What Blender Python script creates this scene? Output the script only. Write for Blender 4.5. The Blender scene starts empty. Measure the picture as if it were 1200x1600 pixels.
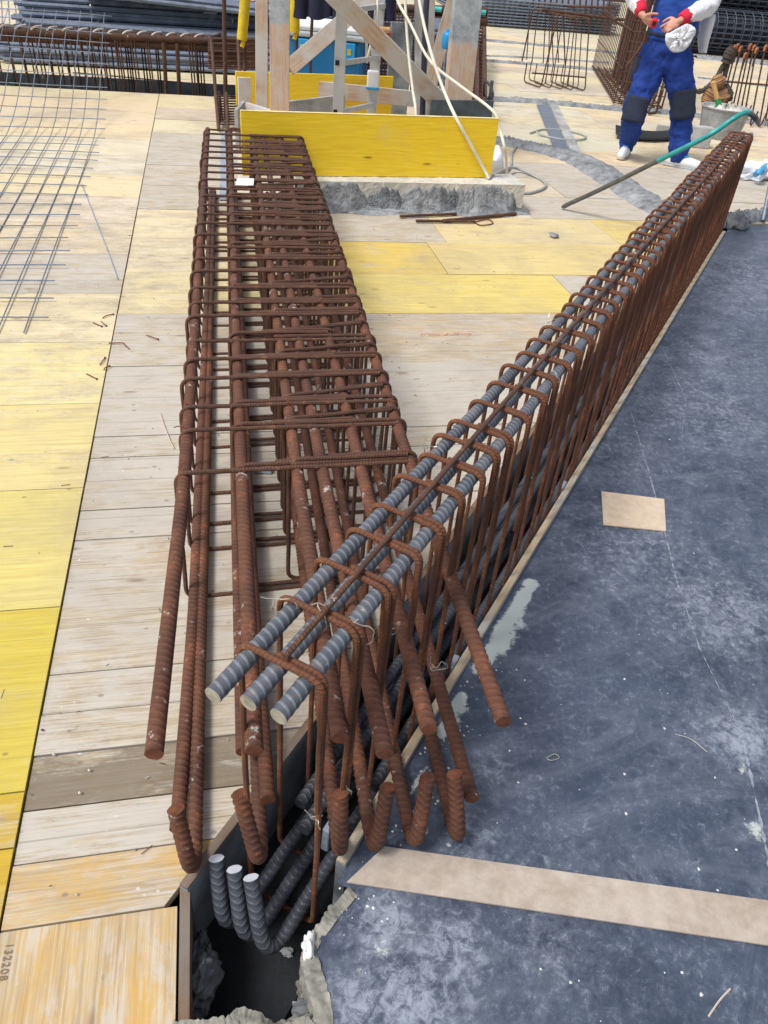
import bpy, bmesh, math, random
import numpy as np
from mathutils import Vector, Matrix
random.seed(7); rng = np.random.default_rng(7)
scene = bpy.context.scene
COL = scene.collection

# ------------------------------------------------------------------ camera (surveyed from the deck seams)
FPX, H = 1200.0, 1.6
nd = np.array([-158.0, 1579.0, 1200.0]); nd /= np.linalg.norm(nd)          # straight down, in camera axes
fw = np.array([0, 0, 1.0]) - nd[2] * nd; fw /= np.linalg.norm(fw)
rt = np.cross(nd, fw)
def _ray(px, py):
    r = np.array([px - 600.0, py - 800.0, FPX]); return r @ rt, r @ fw, r @ nd
def P(px, py, z=0.0):
    a, b, d = _ray(px, py); t = (H - z) / d
    return np.array([t * a, t * b, z])
def V(px, py, y):
    a, b, d = _ray(px, py); t = y / b
    return np.array([t * a, y, H - t * d])
cam_d = bpy.data.cameras.new('camera'); cam = bpy.data.objects.new('camera', cam_d); COL.objects.link(cam)
cam_d.sensor_fit = 'VERTICAL'; cam_d.sensor_height = 32.0; cam_d.lens = FPX / 1600 * 32.0
cam_d.clip_start = 0.05; cam_d.clip_end = 500
cam.matrix_world = Matrix(((rt[0], -rt[1], -rt[2], 0), (fw[0], -fw[1], -fw[2], 0), (-nd[0], nd[1], nd[2], H), (0, 0, 0, 1)))
scene.camera = cam

# deck frame: u across the deck boards' seam line, v away from the camera
UC = np.array([.968, .25]); VC = np.array([-.25, .968])
def UVW(u, v, z=0.0):
    k = np.linalg.inv(np.array([UC, VC])) @ np.array([u, v]); return np.array([k[0], k[1], z])
def uv_of(p): return float(p[0] * UC[0] + p[1] * UC[1]), float(p[0] * VC[0] + p[1] * VC[1])

def lin(r, g, b):
    f = lambda c: (c / 255 / 12.92) if c <= 10 else ((c / 255 + .055) / 1.055) ** 2.4
    return (f(r), f(g), f(b), 1.0)

# ------------------------------------------------------------------ node helpers
class NT:
    def __init__(s, name):
        s.m = bpy.data.materials.new(name); s.m.use_nodes = True
        s.t = s.m.node_tree; s.n = s.t.nodes; s.l = s.t.links; s.b = s.n['Principled BSDF']
    def add(s, typ, **kw):
        n = s.n.new(typ)
        for k, v in kw.items():
            if k == 'ins':
                for i, x in v.items():
                    if hasattr(x, 'is_output') or isinstance(x, bpy.types.NodeSocket): s.l.new(x, n.inputs[i])
                    else: n.inputs[i].default_value = x
            else: setattr(n, k, v)
        return n
    def coord(s, which='Object', scale=(1, 1, 1), loc=(0, 0, 0)):
        tc = s.add('ShaderNodeTexCoord')
        mp = s.add('ShaderNodeMapping', ins={'Vector': tc.outputs[which], 'Scale': scale, 'Location': loc})
        return mp.outputs[0]
    def noise(s, vec, scale=5, detail=4, rough=.55, dist=0):
        return s.add('ShaderNodeTexNoise', ins={'Vector': vec, 'Scale': scale, 'Detail': detail, 'Roughness': rough, 'Distortion': dist}).outputs['Fac']
    def ramp(s, fac, a, b, lo=(0, 0, 0, 1), hi=(1, 1, 1, 1)):
        r = s.add('ShaderNodeValToRGB', ins={'Fac': fac})
        r.color_ramp.elements[0].position = a; r.color_ramp.elements[0].color = lo
        r.color_ramp.elements[1].position = b; r.color_ramp.elements[1].color = hi
        return r.outputs[0]
    def mix(s, fac, a, b, mode='MIX'):
        n = s.add('ShaderNodeMix', data_type='RGBA', blend_type=mode)
        for i, x in ((0, fac), (6, a), (7, b)):
            if isinstance(x, bpy.types.NodeSocket): s.l.new(x, n.inputs[i])
            else: n.inputs[i].default_value = x
        return n.outputs[2]
    def math(s, op, a, b=0.0, clamp=False):
        n = s.add('ShaderNodeMath', operation=op, use_clamp=clamp)
        for i, x in ((0, a), (1, b)):
            if isinstance(x, bpy.types.NodeSocket): s.l.new(x, n.inputs[i])
            else: n.inputs[i].default_value = x
        return n.outputs[0]
    def out(s, color=None, rough=None, metal=None, bump=None, bstr=.3, bdist=.002, spec=None):
        for k, x in (('Base Color', color), ('Roughness', rough), ('Metallic', metal), ('Specular IOR Level', spec)):
            if x is None: continue
            if isinstance(x, bpy.types.NodeSocket): s.l.new(x, s.b.inputs[k])
            else: s.b.inputs[k].default_value = x
        if bump is not None:
            bn = s.add('ShaderNodeBump', ins={'Height': bump, 'Strength': bstr, 'Distance': bdist})
            s.l.new(bn.outputs[0], s.b.inputs['Normal'])
        return s.m
    def uvn(s):
        return s.add('ShaderNodeUVMap').outputs[0]

def m_flat(name, rgb, rough=.7, metal=0, var=.25, scale=12, bump=.2, bdist=.001):
    t = NT(name); c = t.coord('Object'); n = t.noise(c, scale, 6, .6)
    d = tuple(x * (1 - var) for x in rgb[:3]) + (1,); h = tuple(min(1, x * (1 + var)) for x in rgb[:3]) + (1,)
    return t.out(t.ramp(n, .3, .7, d, h), rough, metal, t.noise(c, scale * 8, 4), bump, bdist)

def m_bar(name, dark, mid, hot, hotlo, rough, metal, pitch, splash=.0, ribs=1.0, steel=None, steelf=.5, chev=False):
    """deformed reinforcing bar; UV.x runs along the bar in metres, UV.y round it"""
    t = NT(name); uv = t.uvn(); c = t.coord('Object')
    sx = t.add('ShaderNodeSeparateXYZ', ins={0: uv})
    n1 = t.noise(c, 9, 5, .65); n2 = t.noise(c, 70, 4, .7)
    col = t.ramp(n1, .3, .7, dark, mid)
    col = t.mix(t.ramp(t.math('ADD', t.math('MULTIPLY', n1, .45), t.math('MULTIPLY', n2, .55)), hotlo, hotlo + .14), col, hot)
    # inclined ribs, two fields mirrored either side of the long ribs
    tri = t.math('FRACT', t.math('MULTIPLY', sx.outputs[1], 2.0))
    if chev: tri = t.math('ABSOLUTE', t.math('SUBTRACT', tri, .5))
    ph = t.math('ADD', t.math('MULTIPLY', sx.outputs[0], 2 * math.pi / pitch), t.math('MULTIPLY', tri, 9.0 if chev else 5.0))
    rib = t.ramp(t.math('ADD', t.math('MULTIPLY', t.math('SINE', ph), .5), .5), .58, .92)
    if steel is not None:
        col = t.mix(t.math('MULTIPLY', rib, steelf), col, steel)
    if splash:
        n3 = t.noise(c, 23, 6, .75); n4 = t.noise(c, 2.3, 2)
        col = t.mix(t.ramp(t.math('ADD', n3, t.math('MULTIPLY', n4, .35)), .87 - splash, .93 - splash), col, (.42, .38, .35, 1))
    h = t.math('ADD', t.math('MULTIPLY', rib, ribs), t.math('MULTIPLY', n2, .5))
    return t.out(col, rough, metal, h, .7, .0016)

def m_lumber(name, a, b, worn, amt=.4, rough=.75):
    t = NT(name); uv = t.uvn()
    mp = t.add('ShaderNodeMapping', ins={'Vector': uv, 'Scale': (1.6, 26, 1)}).outputs[0]
    g = t.noise(mp, 3, 6, .6, .4); c = t.coord('Object'); w = t.noise(c, 3.5, 6, .65)
    col = t.ramp(g, .3, .7, a, b)
    col = t.mix(t.ramp(w, .62 - amt * .4, .80 - amt * .4), col, worn)
    k = t.add('ShaderNodeTexVoronoi', ins={'Vector': t.add('ShaderNodeMapping', ins={'Vector': uv, 'Scale': (2.2, 9, 1)}).outputs[0], 'Scale': 1.0})
    col = t.mix(t.ramp(k.outputs['Distance'], .03, .10, (1, 1, 1, 1), (0, 0, 0, 1)), col, (a[0] * .35, a[1] * .3, a[2] * .25, 1))
    return t.out(col, rough, 0, g, .25, .001)

def m_dipped(name, z):
    """timber whose upper length is caked with grey cement dust"""
    t = NT(name); uv = t.uvn(); g = t.noise(t.add('ShaderNodeMapping', ins={'Vector': uv, 'Scale': (1.6, 26, 1)}).outputs[0], 3, 8, .65, .4)
    tc = t.add('ShaderNodeTexCoord'); zz = t.add('ShaderNodeSeparateXYZ', ins={0: tc.outputs['Object']}).outputs[2]; n = t.noise(tc.outputs['Object'], 9, 7, .7)
    col = t.ramp(g, .3, .7, lin(176, 146, 122), lin(210, 184, 160))
    col = t.mix(t.math('MULTIPLY', t.ramp(n, .48, .62), .6), col, lin(196, 186, 178))
    col = t.mix(t.ramp(t.math('ADD', zz, t.math('MULTIPLY', t.math('SUBTRACT', n, .5), .16)), z - .015, z + .015), col, t.ramp(n, .35, .65, lin(134, 140, 146), lin(184, 188, 190)))
    return t.out(col, .85, 0, g, .3, .001)

def m_boards():
    """shuttering boards: tint + wear per board in colour attributes, UV.x along the grain"""
    t = NT('shuttering_boards'); uv = t.uvn()
    at = t.add('ShaderNodeAttribute', attribute_name='tint'); wear = at.outputs['Alpha']; tint = at.outputs['Color']
    sc = lambda v, s: t.add('ShaderNodeMapping', ins={'Vector': v, 'Scale': s}).outputs[0]
    g = t.noise(sc(uv, (1.3, 24, 1)), 2.6, 10, .68, .35)
    g2 = t.noise(sc(uv, (3, 90, 1)), 2.0, 4, .6)
    blot = t.noise(sc(uv, (2.4, 4.2, 1)), 1.5, 7, .66, .3)
    fine = t.noise(sc(uv, (10, 30, 1)), 4, 10, .75)
    film = t.mix(t.ramp(t.math('ADD', t.math('MULTIPLY', g, .6), t.math('MULTIPLY', g2, .4)), .36, .62), t.mix(1.0, tint, (.80, .72, .58, 1), 'MULTIPLY'), tint)
    # film worn through to raw grey-brown wood
    raw = t.ramp(t.math('ADD', t.math('MULTIPLY', g, .5), t.math('MULTIPLY', g2, .5)), .34, .62, lin(148, 131, 108), lin(200, 187, 163))
    m1 = t.math('ADD', t.math('ADD', t.math('MULTIPLY', blot, .62), t.math('MULTIPLY', fine, .38)), t.math('MULTIPLY', wear, .52))
    col = t.mix(t.ramp(m1, .70, .86), film, raw)
    # cement milk left in patches
    cem = t.noise(sc(uv, (2.6, 6.0, 1)), 2.2, 12, .76, .5)
    m2 = t.math('ADD', t.math('ADD', t.math('MULTIPLY', cem, .7), t.math('MULTIPLY', g2, .3)), t.math('MULTIPLY', wear, .30))
    col = t.mix(t.math('MULTIPLY', t.ramp(m2, .665, .76), .62), col, lin(194, 190, 184))
    # lamella joints every ~0.19 m
    sx = t.add('ShaderNodeSeparateXYZ', ins={0: uv})
    fr = t.math('ABSOLUTE', t.math('SUBTRACT', t.math('FRACT', t.math('MULTIPLY', sx.outputs[1], 5.3)), .5))
    col = t.mix(t.math('MULTIPLY', t.ramp(fr, .485, .497), t.math('ADD', t.math('MULTIPLY', wear, .35), .10)), col, (.10, .08, .06, 1))
    dirt = t.noise(t.coord('Object', (1, 1, 1)), 1.7, 9, .7, .6)
    col = t.mix(t.math('MULTIPLY', t.ramp(dirt, .46, .68), .42), col, lin(150, 138, 124))
    # dark grain cracks, knots, dirt specks
    wsp = t.add('ShaderNodeTexVoronoi', ins={'Vector': sc(uv, (26, 30, 1)), 'Scale': 1.0})
    col = t.mix(t.math('MULTIPLY', t.ramp(wsp.outputs['Distance'], .07, .13, (1, 1, 1, 1), (0, 0, 0, 1)), t.ramp(blot, .5, .62)), col, lin(206, 206, 204))
    cr = t.ramp(t.noise(sc(uv, (5.5, 70, 1)), 2.0, 5, .6), .69, .77)
    col = t.mix(t.math('MULTIPLY', cr, .6), col, lin(96, 76, 58))
    kn = t.add('ShaderNodeTexVoronoi', ins={'Vector': sc(uv, (3.0, 9.5, 1)), 'Scale': 1.0})
    col = t.mix(t.math('MULTIPLY', t.ramp(kn.outputs['Distance'], .04, .11, (1, 1, 1, 1), (0, 0, 0, 1)), .62), col, lin(112, 88, 66))
    sp = t.add('ShaderNodeTexVoronoi', ins={'Vector': sc(uv, (9, 13, 1)), 'Scale': 1.0})
    col = t.mix(t.math('MULTIPLY', t.ramp(sp.outputs['Distance'], .05, .09, (1, 1, 1, 1), (0, 0, 0, 1)), .5), col, lin(90, 80, 70))
    ro = t.ramp(m1, .62, .86, (.50, .50, .50, 1), (.8, .8, .8, 1))
    return t.out(col, ro, 0, t.math('ADD', g, t.math('MULTIPLY', g2, .6)), .35, .0012)

def m_film():
    """dark blue film-faced plywood with scuffs; colour attribute 'stain' carries dried cement"""
    t = NT('film_faced_plywood'); c = t.coord('Object')
    def rotc(a, sc_):
        tc = t.add('ShaderNodeTexCoord'); m1 = t.add('ShaderNodeMapping', ins={'Vector': tc.outputs['Object'], 'Rotation': (0, 0, a)})
        return t.add('ShaderNodeMapping', ins={'Vector': m1.outputs[0], 'Scale': sc_}).outputs[0]
    at = t.add('ShaderNodeAttribute', attribute_name='stain'); st = at.outputs['Color']
    ss = t.add('ShaderNodeSeparateColor', ins={0: st})
    n = t.noise(c, 2.2, 6, .62); n5 = t.noise(c, 7.5, 8, .7, .5); f = t.noise(c, 45, 10, .78, .6)
    d1 = t.noise(rotc(.5, (60, 17, 1)), 1.0, 10, .76, 4.5); d2 = t.noise(rotc(-.75, (18, 52, 1)), 1.0, 10, .76, 5.5)
    base = t.ramp(n, .30, .70, lin(45, 54, 70), lin(63, 73, 92))
    base = t.mix(t.ramp(t.math('ADD', t.math('MULTIPLY', f, .5), t.math('MULTIPLY', n5, .5)), .42, .60), base, lin(76, 86, 104))
    strokes = t.math('MAXIMUM', t.ramp(d1, .56, .66), t.ramp(d2, .57, .67))
    m = t.math('ADD', t.math('ADD', t.math('MULTIPLY', f, .66), t.math('MULTIPLY', n5, .34)), t.math('MULTIPLY', ss.outputs[0], .17))
    col = t.mix(t.math('MULTIPLY', t.math('MULTIPLY', strokes, t.ramp(m, .44, .62)), .62), base, lin(164, 170, 180))
    col = t.mix(t.math('MULTIPLY', t.ramp(t.math('ADD', m, t.math('MULTIPLY', t.math('SUBTRACT', f, .5), .5)), .575, .74), .50), col, lin(150, 158, 172))
    sm1 = t.noise(rotc(.25, (5.5, 1.1, 1)), 1.0, 9, .72, 1.6); sm2 = t.noise(rotc(1.3, (4.5, 1.3, 1)), 1.0, 9, .72, 1.6)
    col = t.mix(t.math('MULTIPLY', t.ramp(t.math('MAXIMUM', sm1, sm2), .50, .78), .30), col, lin(150, 158, 170))
    wet = t.math('MULTIPLY', ss.outputs[0], t.ramp(t.math('ADD', t.math('MULTIPLY', f, .6), t.math('MULTIPLY', n5, .4)), .42, .58))
    col = t.mix(t.math('MULTIPLY', wet, .62), col, lin(160, 168, 182))
    q = t.math('ADD', t.math('MULTIPLY', ss.outputs[1], .50), t.math('ADD', t.math('MULTIPLY', t.noise(c, 17, 5, .65), .45), t.math('MULTIPLY', t.noise(c, 52, 12, .85), .52)))
    col = t.mix(t.math('MULTIPLY', t.ramp(q, .80, .86), .9), col, lin(186, 194, 190))
    ro = t.ramp(m, .45, .70, (.42, .42, .42, 1), (.75, .75, .75, 1))
    return t.out(col, ro, 0, t.math('ADD', f, n5), .25, .0012)

def m_mortar(name, a, b, rough=.95, scale=16):
    t = NT(name); c = t.coord('Object')
    n = t.noise(c, scale, 9, .72); n2 = t.noise(c, scale * .25, 4, .6)
    col = t.ramp(t.math('ADD', t.math('MULTIPLY', n, .55), t.math('MULTIPLY', n2, .45)), .36, .64, a, b)
    return t.out(col, rough, 0, t.noise(c, scale * 5, 7, .75), .6, .003)

M = {}
M['boards'] = m_boards()
M['film'] = m_film()
M['dip_left'] = m_dipped('cement_dusted_post', float(V(437, 34, 6.62)[2])); M['dip_right'] = m_dipped('cement_dusted_prop', float(V(725, 66, 7.6)[2]))
M['rust'] = m_bar('rusty_bar', lin(66, 41, 31), lin(106, 65, 46), lin(152, 90, 54), .55, .8, .0, .0165, splash=.07, ribs=.5, steel=lin(126, 84, 66), steelf=.22)
M['rust_far'] = m_bar('rusty_bar_long', lin(62, 42, 34), lin(94, 63, 48), lin(132, 88, 60), .60, .78, .0, .019, splash=.04, ribs=1.1)
M['rust_stirrup'] = m_bar('rusty_stirrup', lin(66, 44, 34), lin(102, 68, 50), lin(152, 106, 72), .55, .72, .0, .0085, splash=.03, ribs=1.3)
M['rust_bright'] = m_bar('rusty_link', lin(80, 49, 34), lin(118, 73, 48), lin(170, 106, 60), .55, .8, .0, .0085, splash=.02, ribs=1.3)
M['rust_cut'] = m_flat('fresh_rust_cut_end', lin(106, 62, 42), .9, 0, .5, 45)
M['steel'] = m_bar('mill_scale_steel', lin(80, 84, 92), lin(114, 119, 128), lin(150, 118, 88), .55, .45, .3, .0165, splash=.02, ribs=.5, steel=lin(166, 172, 180), steelf=.38)
M['steel_dark'] = m_bar('dark_steel_bar', lin(54, 58, 66), lin(86, 90, 98), lin(104, 80, 64), .68, .5, .2, .016, ribs=.8, steel=lin(108, 114, 122), steelf=.25, chev=True)
M['steel_cut'] = m_flat('sawn_steel_end', lin(158, 156, 144), .65, .1, .35, 50)
M['paint_white'] = m_flat('white_paint_end', lin(206, 210, 220), .6, 0, .12, 60)
M['galv'] = m_flat('grey_wire', lin(128, 136, 148), .5, .4, .25, 20)
M['tie'] = m_flat('bright_tie_wire', lin(190, 186, 174), .4, .6, .2, 40)
M['tie_rust'] = m_flat('rusty_tie_wire', lin(110, 60, 42), .85, 0, .3, 40)
M['wood_edge'] = m_lumber('plywood_edge', lin(148, 128, 104), lin(196, 178, 150), lin(176, 174, 168), .35)
M['wood_edge_dark'] = m_lumber('weathered_plywood_edge', lin(88, 68, 54), lin(134, 108, 86), lin(120, 114, 106), .4)
M['lumber'] = m_lumber('raw_lumber', lin(170, 142, 118), lin(208, 184, 158), lin(196, 190, 182), .55)
M['lumber_pale'] = m_lumber('pale_dusty_lumber', lin(178, 152, 130), lin(212, 194, 176), lin(196, 196, 196), .6)
M['lumber_grey'] = m_lumber('grey_lumber', lin(128, 128, 128), lin(170, 168, 164), lin(186, 186, 186), .5)
M['yellow'] = m_lumber('yellow_panel_film', lin(236, 192, 26), lin(252, 220, 56), lin(230, 200, 100), .10, .42)
M['yellow_edge'] = m_flat('yellow_panel_edge', lin(236, 214, 150), .7)
M['ply'] = m_mortar('pale_hardboard', lin(158, 144, 130), lin(190, 178, 166), .85, 22)
M['ply_raw'] = m_mortar('raw_plywood', lin(186, 166, 144), lin(208, 190, 168), .8, 30)
M['ply_dark'] = m_flat('film_faced_dark', lin(78, 88, 94), .5, 0, .45, 7, .2)
M['ply_wall'] = m_flat('old_formwork_face', lin(128, 136, 142), .7, 0, .6, 6, .3)
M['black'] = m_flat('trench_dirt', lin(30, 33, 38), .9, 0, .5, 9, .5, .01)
M['concrete'] = m_mortar('cast_concrete', lin(176, 174, 166), lin(216, 212, 202), .9, 9)
M['concrete_edge'] = m_mortar('concrete_spill', lin(100, 100, 94), lin(164, 161, 150), .95, 26)
M['mortar'] = m_mortar('wet_mortar', lin(94, 98, 102), lin(164, 166, 168))
M['mortar_dark'] = m_mortar('damp_mortar', lin(84, 88, 92), lin(140, 144, 148))
M['spacer'] = m_mortar('concrete_spacer', lin(120, 130, 144), lin(164, 174, 186), .9, 20)
M['alu'] = m_flat('dull_aluminium', lin(190, 192, 192), .5, .35, .12, 10)
M['hole'] = m_flat('dark_hollow', lin(24, 24, 26), .9)
M['blue_plastic'] = m_flat('blue_plastic', lin(16, 104, 158), .4, 0, .12, 5, .05)
M['blue_light'] = m_flat('bright_blue_plastic', lin(30, 150, 216), .4, 0, .1, 5, .05)
M['white_plastic'] = m_flat('white_plastic', lin(232, 234, 234), .5, 0, .05, 5, .05)
M['grey_plastic'] = m_flat('grey_plastic', lin(168, 176, 178), .5, 0, .08, 5, .05)
M['latch'] = m_flat('yellow_sticker', lin(206, 176, 60), .5)
M['foam'] = m_flat('yellow_foam', lin(206, 178, 34), .8, 0, .2, 14)
M['cable'] = m_flat('white_cable', lin(222, 218, 200), .5, 0, .08, 14, .1)
M['cable_grey'] = m_flat('grey_cable', lin(160, 164, 160), .5, 0, .15, 14, .1)
M['conduit'] = m_flat('dark_conduit', lin(48, 54, 66), .5, 0, .2, 8, .1)
M['navy'] = m_flat('navy_cloth', lin(36, 38, 62), .95, 0, .3, 9, .4, .004)
M['teal'] = m_flat('teal_paint', lin(50, 152, 150), .45, .1, .22, 22, .2)
M['steel_bare'] = m_flat('worn_bare_steel', lin(92, 92, 90), .5, .3, .35, 18, .2)
M['blue_cloth'] = m_flat('royal_blue_cloth', lin(24, 58, 136), .9, 0, .22, 9, .4, .003)
M['blue_vest'] = m_flat('blue_vest_cloth', lin(30, 70, 150), .9, 0, .18, 9, .4, .003)
M['pad'] = m_flat('dark_knee_pad', lin(36, 44, 62), .9, 0, .5, 6, .3)
M['white_cloth'] = m_flat('white_cloth', lin(226, 226, 230), .9, 0, .08, 12, .4, .004)
M['red'] = m_flat('red_cloth', lin(206, 34, 62), .9, 0, .15, 12)
M['skin'] = m_flat('skin', lin(206, 150, 126), .6, 0, .10, 16, .15)
M['hair'] = m_flat('dark_hair', lin(50, 38, 30), .8)
M['eye'] = m_flat('eye', lin(40, 30, 26), .3)
M['bucket'] = m_mortar('mortar_caked_bucket', lin(120, 122, 124), lin(176, 178, 180), .8, 10)
M['leather'] = m_flat('worn_leather', lin(150, 116, 84), .85, 0, .3, 14, .4, .003)
M['leather_dark'] = m_flat('dark_leather', lin(66, 58, 52), .8, 0, .3, 14, .4, .003)
M['green'] = m_flat('green_plastic', lin(46, 150, 84), .5)
M['handle'] = m_flat('wooden_handle', lin(206, 160, 104), .6)
M['orange_rust'] = m_flat('orange_rust', lin(168, 104, 66), .9, 0, .3, 30)
M['film_plastic'] = m_flat('white_wrapping', lin(228, 232, 238), .35, 0, .08, 10, .6, .01)
M['tape_blue'] = m_flat('blue_tape', lin(48, 150, 206), .4)
M['black_net'] = m_flat('black_wire', lin(62, 68, 80), .55, .2, .3, 10)
M['rubber'] = m_flat('black_rubber', lin(22, 24, 26), .6)
M['pencil'] = m_flat('pencil_marks', lin(128, 110, 80), .9)
M['redprint'] = m_flat('faded_red_print', lin(226, 178, 156), .9)
M['teal_cap'] = m_flat('teal_cap', lin(60, 176, 170), .5)
M['crumb'] = m_flat('mortar_crumb', lin(206, 208, 206), .95, 0, .2, 40)
M['joint'] = m_mortar('joint_cement', lin(104, 114, 128), lin(160, 168, 178), .9, 30)
M['ground'] = m_flat('site_ground', lin(150, 146, 138), .95, 0, .2, 2)

# ------------------------------------------------------------------ mesh builder
class MB:
    def __init__(s): s.v = []; s.f = []; s.uv = []; s.mi = []; s.cols = []; s.mats = []
    def _m(s, m):
        if m is None: return 0
        if m not in s.mats: s.mats.append(m)
        return s.mats.index(m)
    def add(s, V_, F, UV=None, m=None, col=None):
        k = len(s.v); s.v.extend([tuple(map(float, q)) for q in V_]); mi = s._m(m)
        for i, f in enumerate(F):
            s.f.append(tuple(k + j for j in f)); s.mi.append(mi)
            s.uv.extend(UV[i] if UV is not None else [(0, 0)] * len(f))
        if col is not None: s.cols.extend([col] * len(V_))
        return s
    def tube(s, pts, r, seg=8, m=None, closed=False, u0=0.0, caps=True, ribs=None, capm=None):
        pts = np.asarray(pts, float); n = len(pts)
        d = np.diff(pts, axis=0)
        T = np.zeros_like(pts)
        if closed:
            T = np.roll(pts, -1, 0) - np.roll(pts, 1, 0)
        else:
            T[1:-1] = pts[2:] - pts[:-2]; T[0] = d[0]; T[-1] = d[-1]
        T /= np.maximum(np.linalg.norm(T, axis=1)[:, None], 1e-9)
        a = np.array([0, 0, 1.0]) if abs(T[0][2]) < .9 else np.array([1.0, 0, 0])
        N = np.cross(T[0], a); N /= np.linalg.norm(N); Ns = [N]
        for i in range(1, n):
            N = N - T[i] * (N @ T[i]); N /= max(np.linalg.norm(N), 1e-9); Ns.append(N)
        Ns = np.array(Ns); Bs = np.cross(T, Ns)
        L = np.concatenate([[0], np.cumsum(np.linalg.norm(d, axis=1))]) + u0
        th = np.arange(seg) * 2 * math.pi / seg
        rr = np.broadcast_to(np.asarray(r, float).reshape(-1, 1) if np.ndim(r) else np.full((1, 1), r), (n, 1)) * np.ones((n, seg))
        if ribs is not None: rr = rr + ribs(L[:, None], th[None, :])
        V_ = pts[:, None, :] + rr[..., None] * (np.cos(th)[None, :, None] * Ns[:, None, :] + np.sin(th)[None, :, None] * Bs[:, None, :])
        V_ = V_.reshape(-1, 3)
        F = []; UV = []
        rows = n if closed else n - 1
        for i in range(rows):
            i2 = (i + 1) % n; l0 = L[i]; l1 = L[i + 1] if i + 1 < n else L[i] + np.linalg.norm(pts[0] - pts[-1])
            for j in range(seg):
                j2 = (j + 1) % seg
                F.append((i * seg + j, i * seg + j2, i2 * seg + j2, i2 * seg + j))
                UV.append([(l0, j / seg), (l0, (j + 1) / seg), (l1, (j + 1) / seg), (l1, j / seg)])
        s.add(V_, F, UV, m)
        if caps and not closed:
            k = len(s.v) - len(V_)
            for ring, rev in ((0, True), (n - 1, False)):
                f = tuple(k + ring * seg + j for j in range(seg)); f = f[::-1] if rev else f
                s.f.append(f); s.mi.append(s._m(capm if capm is not None else m)); s.uv.extend([(L[ring], 0)] * seg)
        return s
    def hexa(s, b, t, m=None, col=None, uvo=(0, 0)):
        """8 corners: bottom 4, top 4 (counter-clockwise seen from above)"""
        V_ = [np.asarray(q, float) for q in list(b) + list(t)]; nb = len(b)
        F = [tuple(range(nb))[::-1], tuple(range(nb, 2 * nb))] + [(i, (i + 1) % nb, nb + (i + 1) % nb, nb + i) for i in range(nb)]
        UV = []
        for f in F:
            q = [V_[i] for i in f]; e = q[1] - q[0]; e2 = q[2] - q[1]
            ax = e if np.linalg.norm(e) >= np.linalg.norm(e2) else e2
            ax = ax / max(np.linalg.norm(ax), 1e-9); nn = np.cross(e, e2); nn = nn / max(np.linalg.norm(nn), 1e-9); ay = np.cross(nn, ax)
            UV.append([(float((x - q[0]) @ ax) + uvo[0], float((x - q[0]) @ ay) + uvo[1]) for x in q])
        return s.add(V_, F, UV, m, col)
    def box(s, c, size, R=None, m=None):
        c = np.asarray(c, float); hx, hy, hz = np.asarray(size) / 2
        R = np.eye(3) if R is None else np.asarray(R)
        q = lambda x, y, z: c + R @ np.array([x, y, z])
        return s.hexa([q(-hx, -hy, -hz), q(hx, -hy, -hz), q(hx, hy, -hz), q(-hx, hy, -hz)], [q(-hx, -hy, hz), q(hx, -hy, hz), q(hx, hy, hz), q(-hx, hy, hz)], m, uvo=(random.random() * 9, random.random() * 9))
    def beam(s, p0, p1, w, h, side=None, m=None):
        """bar of section w (along side) x h from p0 to p1"""
        p0 = np.asarray(p0, float); p1 = np.asarray(p1, float); d = p1 - p0; L = np.linalg.norm(d); d /= L
        sd = np.array([1.0, 0, 0]) if side is None else np.asarray(side, float)
        sd = sd - d * (sd @ d); sd /= np.linalg.norm(sd); up = np.cross(d, sd)
        return s.box((p0 + p1) / 2, (w, h, L), np.array([sd, -up, d]).T if np.linalg.det(np.array([sd, -up, d])) > 0 else np.array([sd, up, d]).T, m)
    def grid(s, fn, nu, nv, m=None):
        V_ = [fn(i / nu, j / nv) for j in range(nv + 1) for i in range(nu + 1)]
        F = [(j * (nu + 1) + i, j * (nu + 1) + i + 1, (j + 1) * (nu + 1) + i + 1, (j + 1) * (nu + 1) + i) for j in range(nv) for i in range(nu)]
        UV = [[(i / nu, j / nv), ((i + 1) / nu, j / nv), ((i + 1) / nu, (j + 1) / nv), (i / nu, (j + 1) / nv)] for j in range(nv) for i in range(nu)]
        return s.add(V_, F, UV, m)
    def lathe(s, prof, c, seg=28, m=None, R=None):
        c = np.asarray(c, float); R = np.eye(3) if R is None else R
        V_ = [c + R @ np.array([r * math.cos(2 * math.pi * k / seg), r * math.sin(2 * math.pi * k / seg), z]) for r, z in prof for k in range(seg)]
        F = [(i * seg + k, i * seg + (k + 1) % seg, (i + 1) * seg + (k + 1) % seg, (i + 1) * seg + k) for i in range(len(prof) - 1) for k in range(seg)]
        return s.add(V_, F, None, m)
    def data(s, name, mat=None):
        me = bpy.data.meshes.new(name); me.from_pydata(s.v, [], s.f)
        uvl = me.uv_layers.new(name='UVMap'); uvl.data.foreach_set('uv', np.asarray(s.uv, 'f').ravel())
        for m in ([mat] if mat is not None else []) + [x for x in s.mats]: me.materials.append(m)
        if mat is None or s.mats:
            off = 1 if mat is not None else 0
            me.polygons.foreach_set('material_index', np.asarray([x + off if s.mats else 0 for x in s.mi], 'i'))
        if s.cols:
            ca = me.color_attributes.new('tint', 'FLOAT_COLOR', 'POINT'); ca.data.foreach_set('color', np.asarray(s.cols, 'f').ravel())
        me.update(); return me
    def obj(s, name, mat=None, parent=None, smooth=False, bevel=0.0, **tagkw):
        return link(name, s.data(name, mat), parent, smooth, bevel, **tagkw)

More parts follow.
